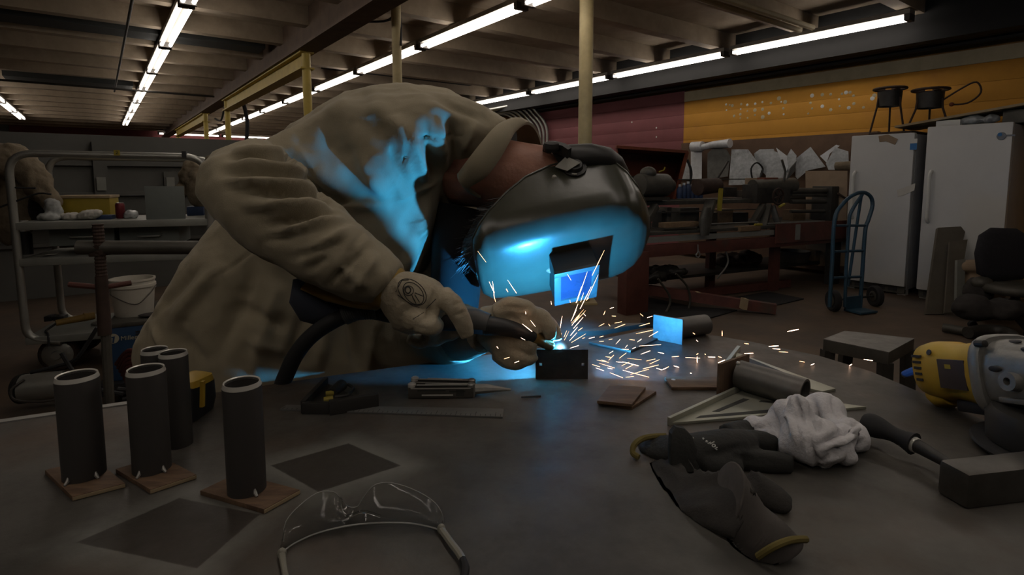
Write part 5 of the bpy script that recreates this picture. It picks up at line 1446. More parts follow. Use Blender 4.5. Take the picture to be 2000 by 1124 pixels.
for k, (a, b_) in enumerate(((68, 84), (86, 108))):
    onshelf(z3, a, b_, 620, .42, .08, 'dark_block', 'black_plastic', ('left' if k == 0 else 'right') + ' of two small dark blocks on the bottom shelf', 'box')
# floor clutter by the cart
drum = thing('steel_canister', 'shiny steel canister lying on the floor below the cart', 'canister', onz(95, 790, 0))
dd = 2.95
O('shell', MB().tube([at(45, 760, dd), at(125, 752, dd + .05)], [.075, .075], 24), 'aluminium', drum, smooth=40)
O('rim', MB().tube([at(42, 760, dd), at(49, 759, dd)], [.079, .079], 24), 'dark_steel', drum)
O('wire_bail', MB().tube(spline([at(48, 742, dd - .05), at(22, 762, dd - .08), at(30, 782, dd - .08), at(80, 785, dd - .1), at(120, 778, dd - .1)], 4), .006, 6), 'wire', drum)
ts = thing('pipe_stand', 'rusty threaded pipe stand with a T-handle', 'stand', (onz(208, 800, 0).x * .7, 1.9, 0))
SD = 1.95
O('upright', MB().tube([at(205, 655, SD), at(198, 540, SD)], [.021, .019], 14), 'rust_iron', ts)
O('threaded_screw', MB().lathe([(.016 + .002 * (k % 2), k * .006) for k in range(34)], at(199, 548, SD), (0, 0, 1), n=12), 'rust_iron', ts, smooth=20)
O('head', MB().bar(at(197, 500, SD), at(194, 482, SD), .05, .05), 'rust_iron', ts, bevel=.004)
O('cradle', MB().bar(at(180, 482, SD), at(204, 482, SD), .06, .012), 'rust_iron', ts)
O('handle_bar', MB().tube([at(135, 556, SD - .02), at(200, 562, SD), at(256, 553, SD + .06)], .0095, 10), 'bench_red', ts)
O('foot_tube', MB().tube([at(206, 640, SD), at(214, 790, SD), Vector((at(214, 790, SD).x, at(214, 790, SD).y, .0))], .016, 10), 'machine', ts)
for q in (0, 2.1, 4.2):
    b = Vector((at(214, 790, SD).x, at(214, 790, SD).y, .3)); O('leg', MB().bar(b, (b.x + .22 * math.cos(q), b.y + .22 * math.sin(q), .02), .03, .012), 'rust_iron', ts)
pb = thing('steel_tube', 'thick grey steel tube resting level on the pipe stand', 'pipe', at(280, 482, SD))
A_, B_ = at(152, 484, SD - .02), at(470, 484, SD + .10)
O('tube', MB().lathe([(.021, 0), (.0245, 0), (.0245, (B_ - A_).length), (.021, (B_ - A_).length)], A_, (B_ - A_), n=26, cap=False, loop=True), 'machine', pb)
# welding machine with bucket on top
MD = 2.9
mA = Vector((at(214, 700, MD).x, at(214, 700, MD).y, 0)); mB = Vector((at(330, 700, MD + .12).x, at(330, 700, MD + .12).y, 0))
mf = PF(mA, mB)
wm = thing('welding_machine', 'blue welding machine with white lettering behind the coat', 'welding machine', M=mf.M)
zt = mf.p(250, 634).z; zb = .16
O('case', MB(mf.M).box((0, 0, zb), (.45, .55, zt)), 'miller_blue', wm, bevel=.012)
O('top_panel', MB(mf.M).box((-.005, -.005, zt - .012), (.455, .555, zt + .012)), 'machine', wm, bevel=.006)
for k in range(5):
    z = mf.p(280, 647 + k * 5).z; O('louvre', MB(mf.M).box((mf.p(265, 650).x, -.004, z - .004), (mf.p(300, 650).x, .004, z + .004)), 'black_plastic', wm)
c = mf.p(252, 660)
text_mesh('lettering', 'Miller', .032, mf.M @ Matrix.Translation((c.x, -.004, c.z)) @ Matrix.Rotation(PI / 2, 4, 'X'), 'text_cream', wm)
c = mf.p(221, 662)
O('emblem', MB(mf.M).lathe([(.026, 0), (.026, .003)], (c.x, -.001, c.z), (0, -1, 0), n=22), 'text_cream', wm)
O('emblem_stroke', MB(mf.M).prism([(c.x - .015, -.0045, c.z + .009), (c.x + .009, -.0045, c.z + .013), (c.x + .003, -.0045, c.z - .022), (c.x - .005, -.0045, c.z - .022), (c.x, -.0045, c.z + .004)], (0, -.001, 0)), 'miller_blue', wm)
O('lower_tray', MB(mf.M).box((-.05, -.05, .10), (.5, .6, .16)), 'black_plastic', wm)
for x in (0, .45):
    O('wheel', MB(mf.M).lathe([(.09, 0), (.1, .01), (.1, .04), (.09, .05)], (x, .4, .1), (1, 0, 0), n=22), 'black_rubber', wm)
bz = zt + .012
bx_, by_ = mf.p(262, 600, .2).x, .2
bk = thing('bucket', 'white plastic bucket with wire handle on the welding machine', 'bucket', mf.M @ Vector((bx_, by_, bz)))
bh = mf.p(262, 543, .2).z - bz; br = (mf.p(307, 560, .2).x - mf.p(213, 560, .2).x) / 2
O('body', MB(mf.M).lathe([(br * .80, 0), (br * .82, .004), (br * .93, bh - .05), (br * .93, bh), (br * .89, bh), (br * .78, .01)], (bx_, by_, bz), n=36, cap=True), 'bucket_white', bk)
O('rim', MB(mf.M).lathe([(br * .92, bh - .045), (br * 1.0, bh - .045), (br * 1.0, bh - .03), (br * .95, bh - .028), (br * .95, bh - .012), (br * .99, bh - .01), (br * .99, bh), (br * .9, bh)], (bx_, by_, bz), n=36, cap=False, loop=True), 'bucket_white', bk)
O('wire_handle', MB(mf.M).tube(spline([(bx_ - br, by_ - .02, bz + bh - .05), (bx_ - br * .75, by_ - br * .75, bz + bh * .62), (bx_ + .02, by_ - br * 1.0, bz + bh * .36), (bx_ + br * .7, by_ - br * .78, bz + bh * .55), (bx_ + br, by_ - .02, bz + bh - .05)], 5), .0028, 6), 'wire', bk)
O('glove_pile', MB(mf.M).ball((bx_ + .12, by_ - .12, bz + .012), (.09, .04, .012), 14, 8), 'dark_cloth', label='flat dark cloth lying beside the bucket foot', cat='cloth')
# red hoses and cables below
for k in range(6):
    y = 690 + k * 7
    O('red_hose', MB().tube(spline([at(228 + k * 4, y + 22, 2.75), at(250, y - 4 + k, 2.7), at(275, y + 2, 2.68), at(300, y + 24, 2.68), at(306, y + 46, 2.7)], 4), .011, 8), 'hose_red', label='%s loop of dull red hose coiled below the welding machine' % ORD[k], cat='hose', group='red hose loops')
for k, pts in enumerate(([(60, 728), (110, 716), (150, 700), (190, 640)], [(120, 690), (150, 735), (190, 760), (240, 770)], [(230, 760), (270, 765), (300, 772), (340, 770)], [(240, 780), (280, 776), (300, 786), (330, 782)])):
    O('floor_cable', MB().tube(spline([at(x, y, 2.5 + .02 * i) for i, (x, y) in enumerate(pts)], 4), .009, 6), 'black_rubber', label='%s dark cable trailing below the cart, counted from the left' % ORD[k], cat='cable', group='cables below the cart')
# cordless battery tool on the table behind the pipes
bt = thing('battery_pack', 'black and yellow battery pack standing behind the bare pipes', 'battery pack', tz(386, 815))
b0 = tz(386, 812); bd = dep(b0)
def bp(x, y): return at(x, y, bd)
O('case', MB().rings([sect((360, 814), (398, 814), bd, .03, p=5), sect((360, 790), (402, 786), bd, .034, p=5), sect((358, 752), (400, 750), bd, .032, p=5), sect((360, 744), (396, 744), bd, .026, p=5)]), 'black_plastic', bt, smooth=40)
O('yellow_shell', MB().rings([sect((358, 748), (402, 750), bd, .03, p=4), sect((357, 736), (399, 738), bd, .028, p=4), sect((362, 730), (388, 732), bd, .018, p=4)]), 'tool_yellow', bt, smooth=40)
O('yellow_stripe', MB().bar(at(396, 745, bd - .025), at(395, 795, bd - .025), .004, .006), 'tool_yellow', bt)
# ================================================================== right background
# ---- two upright freezers against the orange wall
VF = 6.67
def onV(x, y, V):
    r = ray(x, y); return CAM + r * (V / r.dot(HV))
def fridge(u0, u1, vf, h, label, logo):
    t = thing('upright_freezer', label, 'freezer', W((u0 + u1) / 2, vf + .35, 0), group='white upright freezers')
    O('cabinet', uvbox(MB(), u0, u1, vf + .07, vf + .72, .06, h - .01), 'fridge_side', t, bevel=.01)
    O('door', uvbox(MB(), u0, u1, vf, vf + .062, .1, h), 'fridge_white', t, bevel=.012)
    O('toe_grille', uvbox(MB(), u0 + .01, u1 - .01, vf + .05, vf + .09, .02, .095), 'machine', t)
    for k in range(5): O('grille_slot', uvbox(MB(), u0 + .08 + k * .11, u0 + .16 + k * .11, vf + .045, vf + .052, .04, .075), 'black_plastic', t)
    for uu in (u0 + .05, u1 - .05): O('foot', uvbox(MB(), uu - .04, uu + .04, vf + .08, vf + .16, 0, .06), 'plastic_white', t)
    uh = u1 - .06
    O('handle', MB().tube(arcpts([W(uh, vf, 1.30), W(uh, vf - .045, 1.27), W(uh, vf - .045, .82), W(uh, vf, .79)], .03), .016, 10), 'plastic_white', t)
    return t
f1 = fridge(2.14, 2.73, VF, 1.69, 'left white upright freezer with blue sticker and tape scraps', 0)
f2 = fridge(1.38, 2.03, VF - .02, 1.735, 'right white upright freezer with round logo at top corner', 1)
p = onV(1784, 286, VF - .004); uu = p.dot(HU)
O('blue_sticker', uvbox(MB(), uu - .03, uu + .03, VF - .004, VF - .001, p.z - .035, p.z + .03), 'star_blue', f1)
O('sticker_top', uvbox(MB(), uu - .03, uu + .03, VF - .004, VF - .001, p.z + .032, p.z + .075), 'plastic_white', f1)
def scrap(pts, V, m, t, nm):
    P = [onV(x, y, V) for x, y in pts]
    mb = MB().prism(P, -HV * .004)
    return O(nm, mb, m, t)
scrap([(1752, 372), (1788, 358), (1786, 372), (1764, 382), (1754, 384)], VF - .003, 'paper', f1, 'tape_scrap')
scrap([(1716, 266), (1735, 263), (1754, 272), (1748, 283), (1730, 276), (1718, 278)], VF - .004, 'cardboard', f1, 'tape_scrap')
p = onV(1956, 266, VF - .03)
O('round_logo', MB().lathe([(.035, 0), (.033, .004)], p, -HV, 20), 'logo_grey', f2)
O('logo_crescent', MB().lathe([(.018, 0), (.016, .006)], onV(1953, 263, VF - .03), -HV, 14), 'star_blue', f2)
a = onV(1966, 265, VF - .026)
O('logo_word', uvbox(MB(), a.dot(HU) - .06, a.dot(HU), VF - .025, VF - .021, a.z - .008, a.z + .008), 'logo_grey', f2)
# ---- things on top of the freezers
def burner(px, V, zbase, ytop, w, label, hose=False):
    c = onV(px, 200, V); zt = onV(px, ytop, V).z
    t = thing('gas_burner', label, 'burner', (c.x, c.y, zbase), group='outdoor gas burners')
    C0 = Vector((c.x, c.y, 0))
    O('pot_ring', MB().tube([C0 + Vector((w * math.cos(q), w * math.sin(q), zt)) for q in [2 * PI * k / 20 for k in range(20)]], .014, 8, loop=True), 'rust_iron', t)
    O('wind_shield', MB().lathe([(w * .72, zt - .19), (w * .78, zt - .03), (w * .74, zt - .03), (w * .68, zt - .19)], C0, n=24, cap=False, loop=True), 'dark_steel', t)
    O('burner_cap', MB().lathe([(w * .3, zt - .17), (w * .35, zt - .08), (w * .1, zt - .06)], C0, n=16), 'rust_iron', t)
    for k in range(3):
        q = .9 + 2.094 * k
        O('leg', MB().tube([C0 + Vector((w * .75 * math.cos(q), w * .75 * math.sin(q), zt - .10)), C0 + Vector((w * .82 * math.cos(q), w * .82 * math.sin(q), zt - .2)), C0 + Vector((w * 1.25 * math.cos(q), w * 1.25 * math.sin(q), zbase))], .010, 8), 'rust_iron', t)
    for k in range(3):
        q = .3 + 2.094 * k
        O('pot_support', MB().bar(C0 + Vector((w * math.cos(q), w * math.sin(q), zt)), C0 + Vector((w * .3 * math.cos(q), w * .3 * math.sin(q), zt)), .012, .03), 'rust_iron', t)
    if hose:
        O('gas_hose', MB().tube(spline([C0 + HU * -w * .5 + Vector((0, 0, zt - .14)), C0 + HU * -(w + .1) + Vector((0, 0, zt - .02)), C0 + HU * -(w + .22) + Vector((0, 0, zt + .03)), C0 + HU * -(w + .26) + Vector((0, 0, zt - .08)), C0 + HU * -(w + .16) + Vector((0, 0, zt - .17)), C0 + HU * -(w + .02) + Vector((0, 0, zt - .17))], 4), .009, 6), 'rust_iron', t)
        O('valve', MB().ball(C0 + HU * -(w + .03) + Vector((0, 0, zt - .17)), .022, 10, 8), 'hood_red', t)
burner(1737, 7.0, 1.68, 174, .15, 'rusty gas burner stand on the left freezer')
burner(1816, 7.1, 1.76, 176, .16, 'rusty gas burner with curled hose, right of the other', True)
bA, bB = onV(1747, 250, 6.75), onV(2030, 200, 6.72)
bo = O('plywood_board', MB().hexa([bA, bB, bB + HV * .6, bA + HV * .6, bA + Vector((0, 0, .022)), bB + Vector((0, 0, .022)), bB + HV * .6 + Vector((0, 0, .022)), bA + HV * .6 + Vector((0, 0, .022))]), 'wood_pale', label='pale plywood board tilted across the freezer tops', cat='board')
O('white_box', uvbox(MB(), 1.8, 2.0, VF + .1, VF + .4, 1.735, 1.80), 'plastic_white', bevel=.01, label='low white plastic box on the right freezer', cat='box')
p = onV(1885, 246, 6.9)
lump('metal_scrap', [MB().ball(W(1.72, 6.85, 1.79), (.1, .1, .055), 12, 8), MB().ball(W(1.60, 6.85, 1.78), (.08, .08, .045), 12, 8)], 'sheet_metal', 'crumpled metal scrap under the plywood board', 'scrap', .012, .02, 14, 1.737)
O('dark_crate', uvbox(MB(), .9, 1.5, VF + .15, VF + .6, 1.735, 1.86), 'machine', bevel=.01, label='dark crate under the board at right edge', cat='crate')
O('tray', uvbox(MB(), 2.2, 2.6, VF + .1, VF + .6, 1.695, 1.72), 'rust_iron', bevel=.005, label='flat rusty tray on the left freezer', cat='tray')
# ---- brown rack strip and cut sheet metal hung on the wall
O('wall_rack', uvbox(MB(), 2.75, 5.5, 7.40, 7.49, .05, 1.78), 'rack_board', label='brown board rack along the wall holding cut metal sheets', cat='rack')
sheets = [([(1322, 342), (1340, 312), (1347, 318), (1350, 352), (1322, 352)], 'sheet_metal', 'narrow pointed grey sheet beside the red hood'),
 ([(1350, 292), (1372, 292), (1373, 349), (1352, 352)], 'sheet_bright', 'tall narrow bright sheet strip under the bent vent'),
 ([(1383, 300), (1392, 290), (1404, 287), (1420, 292), (1428, 306), (1424, 345), (1384, 350)], 'sheet_dark', 'dark folded sheet left of the wide pale one'),
 ([(1430, 292), (1462, 292), (1490, 328), (1482, 360), (1426, 362)], 'sheet_metal', 'wide pale sheet with a cut corner in the wall rack'),
 ([(1474, 300), (1485, 292), (1512, 291), (1520, 310), (1500, 345), (1478, 320)], 'sheet_metal', 'curled grey sheet behind the wide pale one'),
 ([(1500, 318), (1515, 296), (1532, 303), (1545, 330), (1538, 352), (1498, 352)], 'sheet_metal', 'spotted sheet with rounded left shoulder'),
 ([(1517, 289), (1544, 309), (1540, 332), (1536, 338)], 'sheet_bright', 'thin bright folded flap over the spotted sheet'),
 ([(1538, 306), (1546, 291), (1557, 304), (1554, 335), (1544, 345)], 'sheet_metal', 'small pointed grey sheet between larger ones'),
 ([(1556, 310), (1584, 287), (1614, 326), (1580, 333), (1560, 350), (1556, 345)], 'sheet_metal', 'triangular galvanised sheet above the cardboard'),
 ([(1603, 305), (1634, 283), (1641, 285), (1622, 300), (1616, 318)], 'sheet_bright', 'bright bent sheet corner above the cardboard'),
 ([(1615, 320), (1632, 288), (1658, 296), (1660, 332), (1620, 332)], 'sheet_metal', 'grey folded sheet next to the left freezer')]
for k, (pts, m, lb) in enumerate(sheets):
    V = 7.34 - .035 * (k % 4)
    P = [onV(x, y, V) for x, y in pts]
    lean = [Vector((0, 0, 0)) + HV * (-.05 * (1.9 - p.z)) for p in P]
    O('metal_sheet', MB().prism([p + l for p, l in zip(P, lean)], HV * .004), m, label=lb, cat='metal sheet', group='cut sheet metal on the wall')
vt = thing('vent_duct', 'bent white vent duct lying on top of the wall rack', 'duct', onV(1400, 290, 7.25))
O('elbow', MB().tube([onV(1352, 287, 7.25), onV(1372, 286, 7.25)], [.075, .075], 14), 'sheet_bright', vt)
O('trunk', MB().tube([onV(1368, 289, 7.25), onV(1392, 283, 7.22), onV(1426, 280, 7.2)], [.04, .05, .065], 14), 'sheet_bright', vt)
O('paper_roll', MB().tube([onV(1633, 325, 7.0), onV(1668, 323, 7.0)], .05, 14), 'tan_cloth', label='drab rolled cloth next to the left freezer', cat='roll')
O('cardboard_panel', MB().prism([onV(*q, 6.95) for q in ((1573, 334), (1655, 334), (1652, 520), (1575, 520))], HV * .02), 'cardboard', label='large brown cardboard panel standing by the left freezer', cat='cardboard')
# ---- hand truck
HA, HB_ = onz(1628, 612, 0), onz(1700, 608, 0)
HB_ = HA + Vector((.93, .36, 0)) * .5
hf = PF(HA, HB_); HM = hf.M
ht = thing('hand_truck', 'blue steel hand truck with curved top handle', 'hand truck', M=HM)
q = lambda x, y, o=0: hf.p(x, y, o)
O('rail', MB(HM).tube(spline([q(1620, 600), q(1625, 520), q(1630, 430), q(1645, 400), q(1665, 382), q(1685, 376), q(1700, 384), q(1704, 402), q(1696, 430), q(1690, 450), q(1685, 520), q(1680, 602)], 5), .017, 10), 'blue_paint', ht)
O('rail', MB(HM).tube(spline([q(1650, 600), q(1653, 520), q(1658, 440), q(1662, 415), q(1684, 380)], 4), .015, 10), 'blue_paint', ht)
O('brace', MB(HM).tube([q(1656, 560, .02), q(1672, 450, .02), q(1682, 384)], .013, 8), 'blue_paint', ht)
for (xa, ya, xb, yb) in ((1632, 441, 1692, 441), (1630, 492, 1688, 490), (1627, 543, 1682, 541)):
    O('crossbar', MB(HM).tube([q(xa, ya), q(xb, yb)], .012, 8), 'blue_paint', ht)
O('toe_plate', MB(HM).box((q(1650, 600).x, -.16, .01), (q(1682, 600).x, .01, .025)).box((q(1650, 600).x, -.012, .01), (q(1682, 600).x, .006, .14)), 'blue_paint', ht)
for px in (1627, 1708):
    w = q(px, 600, .06)
    O('wheel', MB(HM).lathe([(.05, -.02), (.085, -.03), (.1, -.02), (.1, .02), (.085, .03), (.05, .02)], (w.x, .06, .1), (1, -.35, 0), n=24), 'black_rubber', ht)
    O('hub', MB(HM).lathe([(.05, -.025), (.03, -.032), (.03, .032), (.05, .025)], (w.x, .06, .1), (1, -.35, 0), n=18), 'machine', ht)
O('axle', MB(HM).tube([(q(1627, 600, .06).x, .06, .1), (q(1708, 600, .06).x, .06, .1)], .01, 8), 'dark_steel', ht)
# ---- boards leaning by the right freezer
def leaning(pts, d0, d1, th, name, m, label, cat):
    P = [at(x, y, d) for (x, y), d in zip(pts, (d0, d0, d1, d1))]
    n = (P[1] - P[0]).cross(P[3] - P[0]).normalized()
    if n.dot(CF) < 0: n = -n
    return O(name, MB().prism(P, n * th), m, label=label, cat=cat)
leaning([(1808, 614), (1845, 614), (1888, 442), (1832, 445)], 5.0, 5.35, .03, 'leaning_board', 'wood_grey', 'tall brown board leaning on the right freezer', 'board')
leaning([(1845, 612), (1866, 610), (1890, 468), (1855, 472)], 4.9, 5.2, .02, 'leaning_board', 'wood_grey', 'shorter second board leaning before the tall one', 'board')
leaning([(1868, 606), (1882, 606), (1886, 506), (1870, 508)], 4.9, 5.0, .03, 'metal_rack', 'shelf_grey', 'upright grey rack end between boards and office chair', 'rack')
lump('carton_pile', [blob(1920, 560, 5.0, 38, 40, .15), blob(1900, 522, 5.0, 25, 14, .12)], 'cardboard', 'slumped brown carton behind the office chair', 'carton', .02, .02, 8)
# ---- office chair
oc = thing('office_chair', 'black fabric office chair at the right picture edge', 'chair', onz(1968, 640, 0))
D = 4.55
O('backrest', MB().rings([sect((1935, 549), (1996, 546), D, .02, p=3.2), sect((1910, 535), (2012, 532), D, .045, p=3.4), sect((1906, 495), (2012, 490), D, .055, p=3.4), sect((1914, 460), (2006, 462), D, .05, p=3.2), sect((1935, 445), (1985, 447), D, .02, p=3)]), 'black_fabric', oc, smooth=180)
O('back_post', MB().bar(at(1960, 560, D + .03), at(1955, 500, D + .05), .06, .02), 'black_plastic', oc)
sc_ = at(1985, 560, D - .05)
O('seat', MB().rings([[Vector((sc_.x + .27 * math.copysign(abs(math.cos(a)) ** .7, math.cos(a)) * k, sc_.y + .24 * math.copysign(abs(math.sin(a)) ** .7, math.sin(a)) * k, sc_.z + z)) for a in [2 * PI * i / 28 for i in range(28)]] for k, z in ((.6, -.06), (.95, -.045), (1.0, -.01), (.95, .025), (.6, .035))]), 'machine', oc, smooth=180)
O('arm_pad', MB().ball(at(1918, 553, D), (.085, .06, .055), 16, 10), 'machine', oc)
O('gas_column', MB().lathe([(.03, .12), (.03, sc_.z - .05)], (sc_.x, sc_.y, 0), n=16), 'black_plastic', oc)
for k in range(5):
    a = .5 + 2 * PI * k / 5; e = Vector((sc_.x + .3 * math.cos(a), sc_.y + .3 * math.sin(a), .07))
    O('base_arm', MB().bar(Vector((sc_.x, sc_.y, .13)), e, .05, .03), 'black_plastic', oc, bevel=.006)
    O('caster', MB().lathe([(.022, -.02), (.03, -.015), (.03, .015), (.022, .02)], (e.x, e.y, .03), (math.sin(a), -math.cos(a), 0), n=14), 'black_rubber', oc)
lump('sacks', [blob(1900, 600, 4.4, 36, 24, .12), blob(1960, 605, 4.35, 40, 22, .12), blob(1910, 570, 4.6, 24, 30, .1)], 'dark_cloth', 'dark sacks heaped at the foot of the office chair', 'sack', .02, .025, 7, .005)
O('pipe_length', MB().tube([onz(1842, 640, .04), onz(1890, 648, .04)], [.035, .035], 12), 'machine', label='short grey pipe length on the floor before the office chair', cat='pipe')
O('pipe_elbow', MB().tube(spline([onz(1890, 650, .05), onz(1930, 645, .06), onz(1965, 650, .06), onz(1985, 665, .05)], 4), .045, 12), 'machine_dark', label='dark bent hose on the floor before the office chair', cat='hose')
# ---- steel stool behind the table
SD_ = 2.6
st = thing('step_stool', 'low grey steel bench stool beyond the table corner', 'stool', onz(1700, 900, 0) * 0 + Vector((at(1695, 670, SD_).x, at(1695, 670, SD_).y, 0)))
ztop = at(1695, 668, SD_).z
T = [onz(1608, 664, ztop), onz(1736, 690, ztop), onz(1786, 663, ztop), onz(1650, 648, ztop)]
O('seat', MB().prism(T, (0, 0, -.055)), 'machine', st, bevel=.003)
O('seat_plate', MB().prism([p + Vector((0, 0, .001)) for p in T], (0, 0, .003)), 'cast_grey', st)
cT = sum(T, Vector()) / 4
for p in T:
    e = p.lerp(cT, .12); f = p.lerp(cT, .02)
    O('leg', MB().bar((e.x, e.y, ztop - .05), (f.x, f.y, 0), .05, .04), 'machine_dark', st)

# ================================================================== red workbench with old machines
A = onz(1238, 612, 0); B = A + Vector((.891, .454, 0))
bf = PF(A, B); BM = bf.M
b = lambda x, y, o=0: bf.p(x, y, o)
wbn = thing('workbench', 'long red steel workbench crowded with old machines', 'workbench', M=BM)
xl, xr = b(1222, 480).x, b(1652, 460).x
zt = b(1400, 447).z
O('top', MB(BM).box((xl, 0, zt - .03), (xr, .85, zt)), 'machine', wbn, bevel=.004)
O('front_channel', MB(BM).box((xl, -.02, b(1400, 492).z), (xr, .02, b(1400, 470).z)), 'bench_red', wbn, bevel=.004)
O('front_panel', MB(BM).box((b(1510, 470).x, -.04, b(1580, 470).z), (xr, -.02, b(1580, 434).z)), 'bench_red', wbn)
O('upper_rail', MB(BM).box((xl, -.01, b(1400, 466).z), (b(1510, 470).x, .02, b(1400, 456).z)), 'shelf_grey', wbn)
O('leg', MB(BM).box((b(1216, 600).x, -.05, 0), (b(1259, 600).x, .08, b(1240, 492).z)), 'bench_red', wbn, bevel=.006)
O('leg', MB(BM).box((b(1508, 560, .1).x, .1, 0), (b(1521, 560, .1).x, .16, zt - .03)), 'bench_red', wbn)
O('leg', MB(BM).box((b(1620, 560, .05).x, .05, 0), (b(1638, 560, .05).x, .12, zt - .03)), 'machine_dark', wbn)
O('leg', MB(BM).box((b(1384, 560, .5).x, .5, 0), (b(1396, 560, .5).x, .56, zt - .03)), 'bench_red', wbn)
O('tape_patch', MB(BM).box((b(1546, 470).x, -.044, b(1550, 468).z), (b(1555, 470).x, -.04, b(1550, 438).z)), 'shelf_grey', wbn)
O('lower_shelf', MB(BM).box((b(1255, 540, .3).x, .3, .20), (b(1640, 540, .3).x, .85, .23)), 'machine_dark', wbn)
# skid beam on the floor, slanting toward the viewer
p0, p1 = onz(1262, 592, .04), onz(1510, 616, .04)
sb = thing('timber_skid', 'reddish timber skid slanting on the floor below the bench', 'timber', (p0 + p1) / 2 - Vector((0, 0, .04)))
O('beam', MB().bar(onz(1258, 565, .16), onz(1515, 604, .05), .07, .09), 'bench_red', sb)
for (x, y) in ((1362, 584), (1453, 597)):
    O('tape_band', MB().bar(onz(x - 4, y - 4, .115), onz(x + 4, y - 3, .11), .075, .096), 'wood_pale', sb)
O('timber_skid', MB().bar(onz(1330, 576, .05), onz(1540, 553, .05), .07, .08), 'bench_red', label='second reddish timber crossing behind the slanting skid', cat='timber')
O('floor_mat', MB().prism([onz(*q_, .003) for q_ in ((1430, 583), (1500, 571), (1570, 585), (1515, 598))], (0, 0, .008)), 'black_rubber', label='black rubber mat on the floor before the bench', cat='mat')
O('floor_mat', MB().prism([onz(*q_, .003) for q_ in ((1255, 580), (1350, 600), (1440, 607), (1330, 640), (1250, 640))], (0, 0, .008)), 'black_rubber', label='larger dark mat on the floor under the slanting skid', cat='mat')
# grey motor and hood at the left end
gmz = thing('bench_motor', 'grey electric motor mounted at the left end of the bench', 'motor', BM @ b(1270, 395, .2))
O('housing', MB(BM).tube([b(1248, 362, .2), b(1300, 362, .2)], [.11, .11], 20), 'machine', gmz, bevel=.004)
O('end_bell', MB(BM).tube([b(1298, 362, .2), b(1312, 364, .2)], [.10, .06], 18), 'machine_dark', gmz)
O('junction_cap', MB(BM).ball(b(1266, 338, .2), (.075, .08, .06), 16, 10), 'machine', gmz)
O('mount', MB(BM).box(b(1250, 392, .12), b(1308, 385, .12) + Vector((0, .2, 0))), 'machine_dark', gmz)
lathe = thing('pipe_lathe', 'old grey pipe-threading lathe spanning the bench', 'machine', BM @ b(1400, 440, .3))
O('bed_beam', MB(BM).box(b(1262, 402, .2), b(1500, 388, .2) + Vector((0, .08, 0))), 'machine', lathe, bevel=.004)
O('cross_beam', MB(BM).box(b(1262, 416, .22), b(1500, 409, .22) + Vector((0, .05, 0))), 'machine_dark', lathe)
for (xa, ya, xb, yb, w) in ((1258, 440, 1280, 402, .07), (1372, 446, 1389, 392, .10), (1490, 446, 1500, 400, .08), (1468, 440, 1490, 402, .06), (1520, 440, 1508, 402, .06)):
    O('stanchion', MB(BM).bar(b(xa, ya, .1), b(xb, yb, .16), w, .06), 'machine', lathe, bevel=.006)
O('bell_guard', MB(BM).rings([[b(x, y, -.08) + Vector((rx * math.cos(q_), rx * math.sin(q_) * .6, 0)) for q_ in [2 * PI * i / 16 for i in range(16)]] for x, y, rx in ((1376, 460, .05), (1378, 430, .075), (1382, 405, .04))]), 'machine', lathe)
O('chuck', MB(BM).tube([b(1362, 366, .2), b(1402, 362, .2)], [.085, .075], 18), 'rust_iron', lathe, bevel=.003)
hd_ = O('head_block', MB(BM).box(b(1478, 398, .15), b(1545, 360, .15) + Vector((0, .2, 0))), 'machine_dark', lathe, bevel=.012)
O('head_cover', MB(BM).tube([b(1470, 365, .22), b(1548, 362, .22)], [.075, .085], 16), 'machine', lathe)
O('red_cap', MB(BM).box(b(1493, 356, .2), b(1521, 347, .2) + Vector((0, .1, 0))), 'hood_red', lathe, bevel=.008)
O('hand_wheel', MB(BM).tube([b(1520, 384, .08) + Vector((.085 * math.cos(q_), .0, .085 * math.sin(q_))) for q_ in [2 * PI * i / 18 for i in range(18)]], .011, 8, loop=True), 'rust_iron', lathe)
for q_ in (.3, 1.35, 2.4):
    cc = b(1520, 384, .08); v_ = Vector((.085 * math.cos(q_), 0, .085 * math.sin(q_)))
    O('spoke', MB(BM).tube([cc - v_, cc + v_], .008, 6), 'rust_iron', lathe)
for (y, r) in ((373, .055), (381, .035), (394, .04), (413, .03)):
    O('guide_rod', MB(BM).tube([b(1544, y, .2), b(1632, y, .2)], r * .62, 12), 'machine', lathe)
O('tail_block', MB(BM).box(b(1622, 432, .12), b(1640, 364, .12) + Vector((0, .25, 0))), 'machine_dark', lathe, bevel=.012)
O('lever', MB(BM).tube([b(1636, 378, .1), b(1652, 388, .05), b(1668, 393, .0)], [.014, .012, .016], 8), 'rust_iron', lathe)
O('lever', MB(BM).tube([b(1531, 355, .1), b(1534, 335, .1), b(1527, 312, .1)], .012, 8), 'machine', lathe)
O('lever_plate', MB(BM).prism([b(1537, 352, .12), b(1552, 335, .12), b(1556, 315, .12), b(1543, 330, .12)], (0, .01, 0)), 'sheet_dark', lathe)
O('bench_rod', MB(BM).tube([b(1330, 440, .05), b(1480, 434, .05)], .008, 6), 'cast_grey', label='thin steel rod lying along the bench front', cat='rod')
O('bench_rod', MB(BM).tube([b(1500, 437, .04), b(1610, 432, .04)], .008, 6), 'cast_grey', label='second thin rod at the right end of the bench', cat='rod')
O('timber_block', MB(BM).box(b(1300, 446, .02), b(1365, 433, .02) + Vector((0, .1, 0))), 'wood', bevel=.004, label='wooden block on the bench front, left part', cat='timber')
O('timber_block', MB(BM).box(b(1446, 453, -.03), b(1486, 441, -.03) + Vector((0, .08, 0))), 'wood', bevel=.004, label='brown wooden block overhanging the bench front middle', cat='timber')
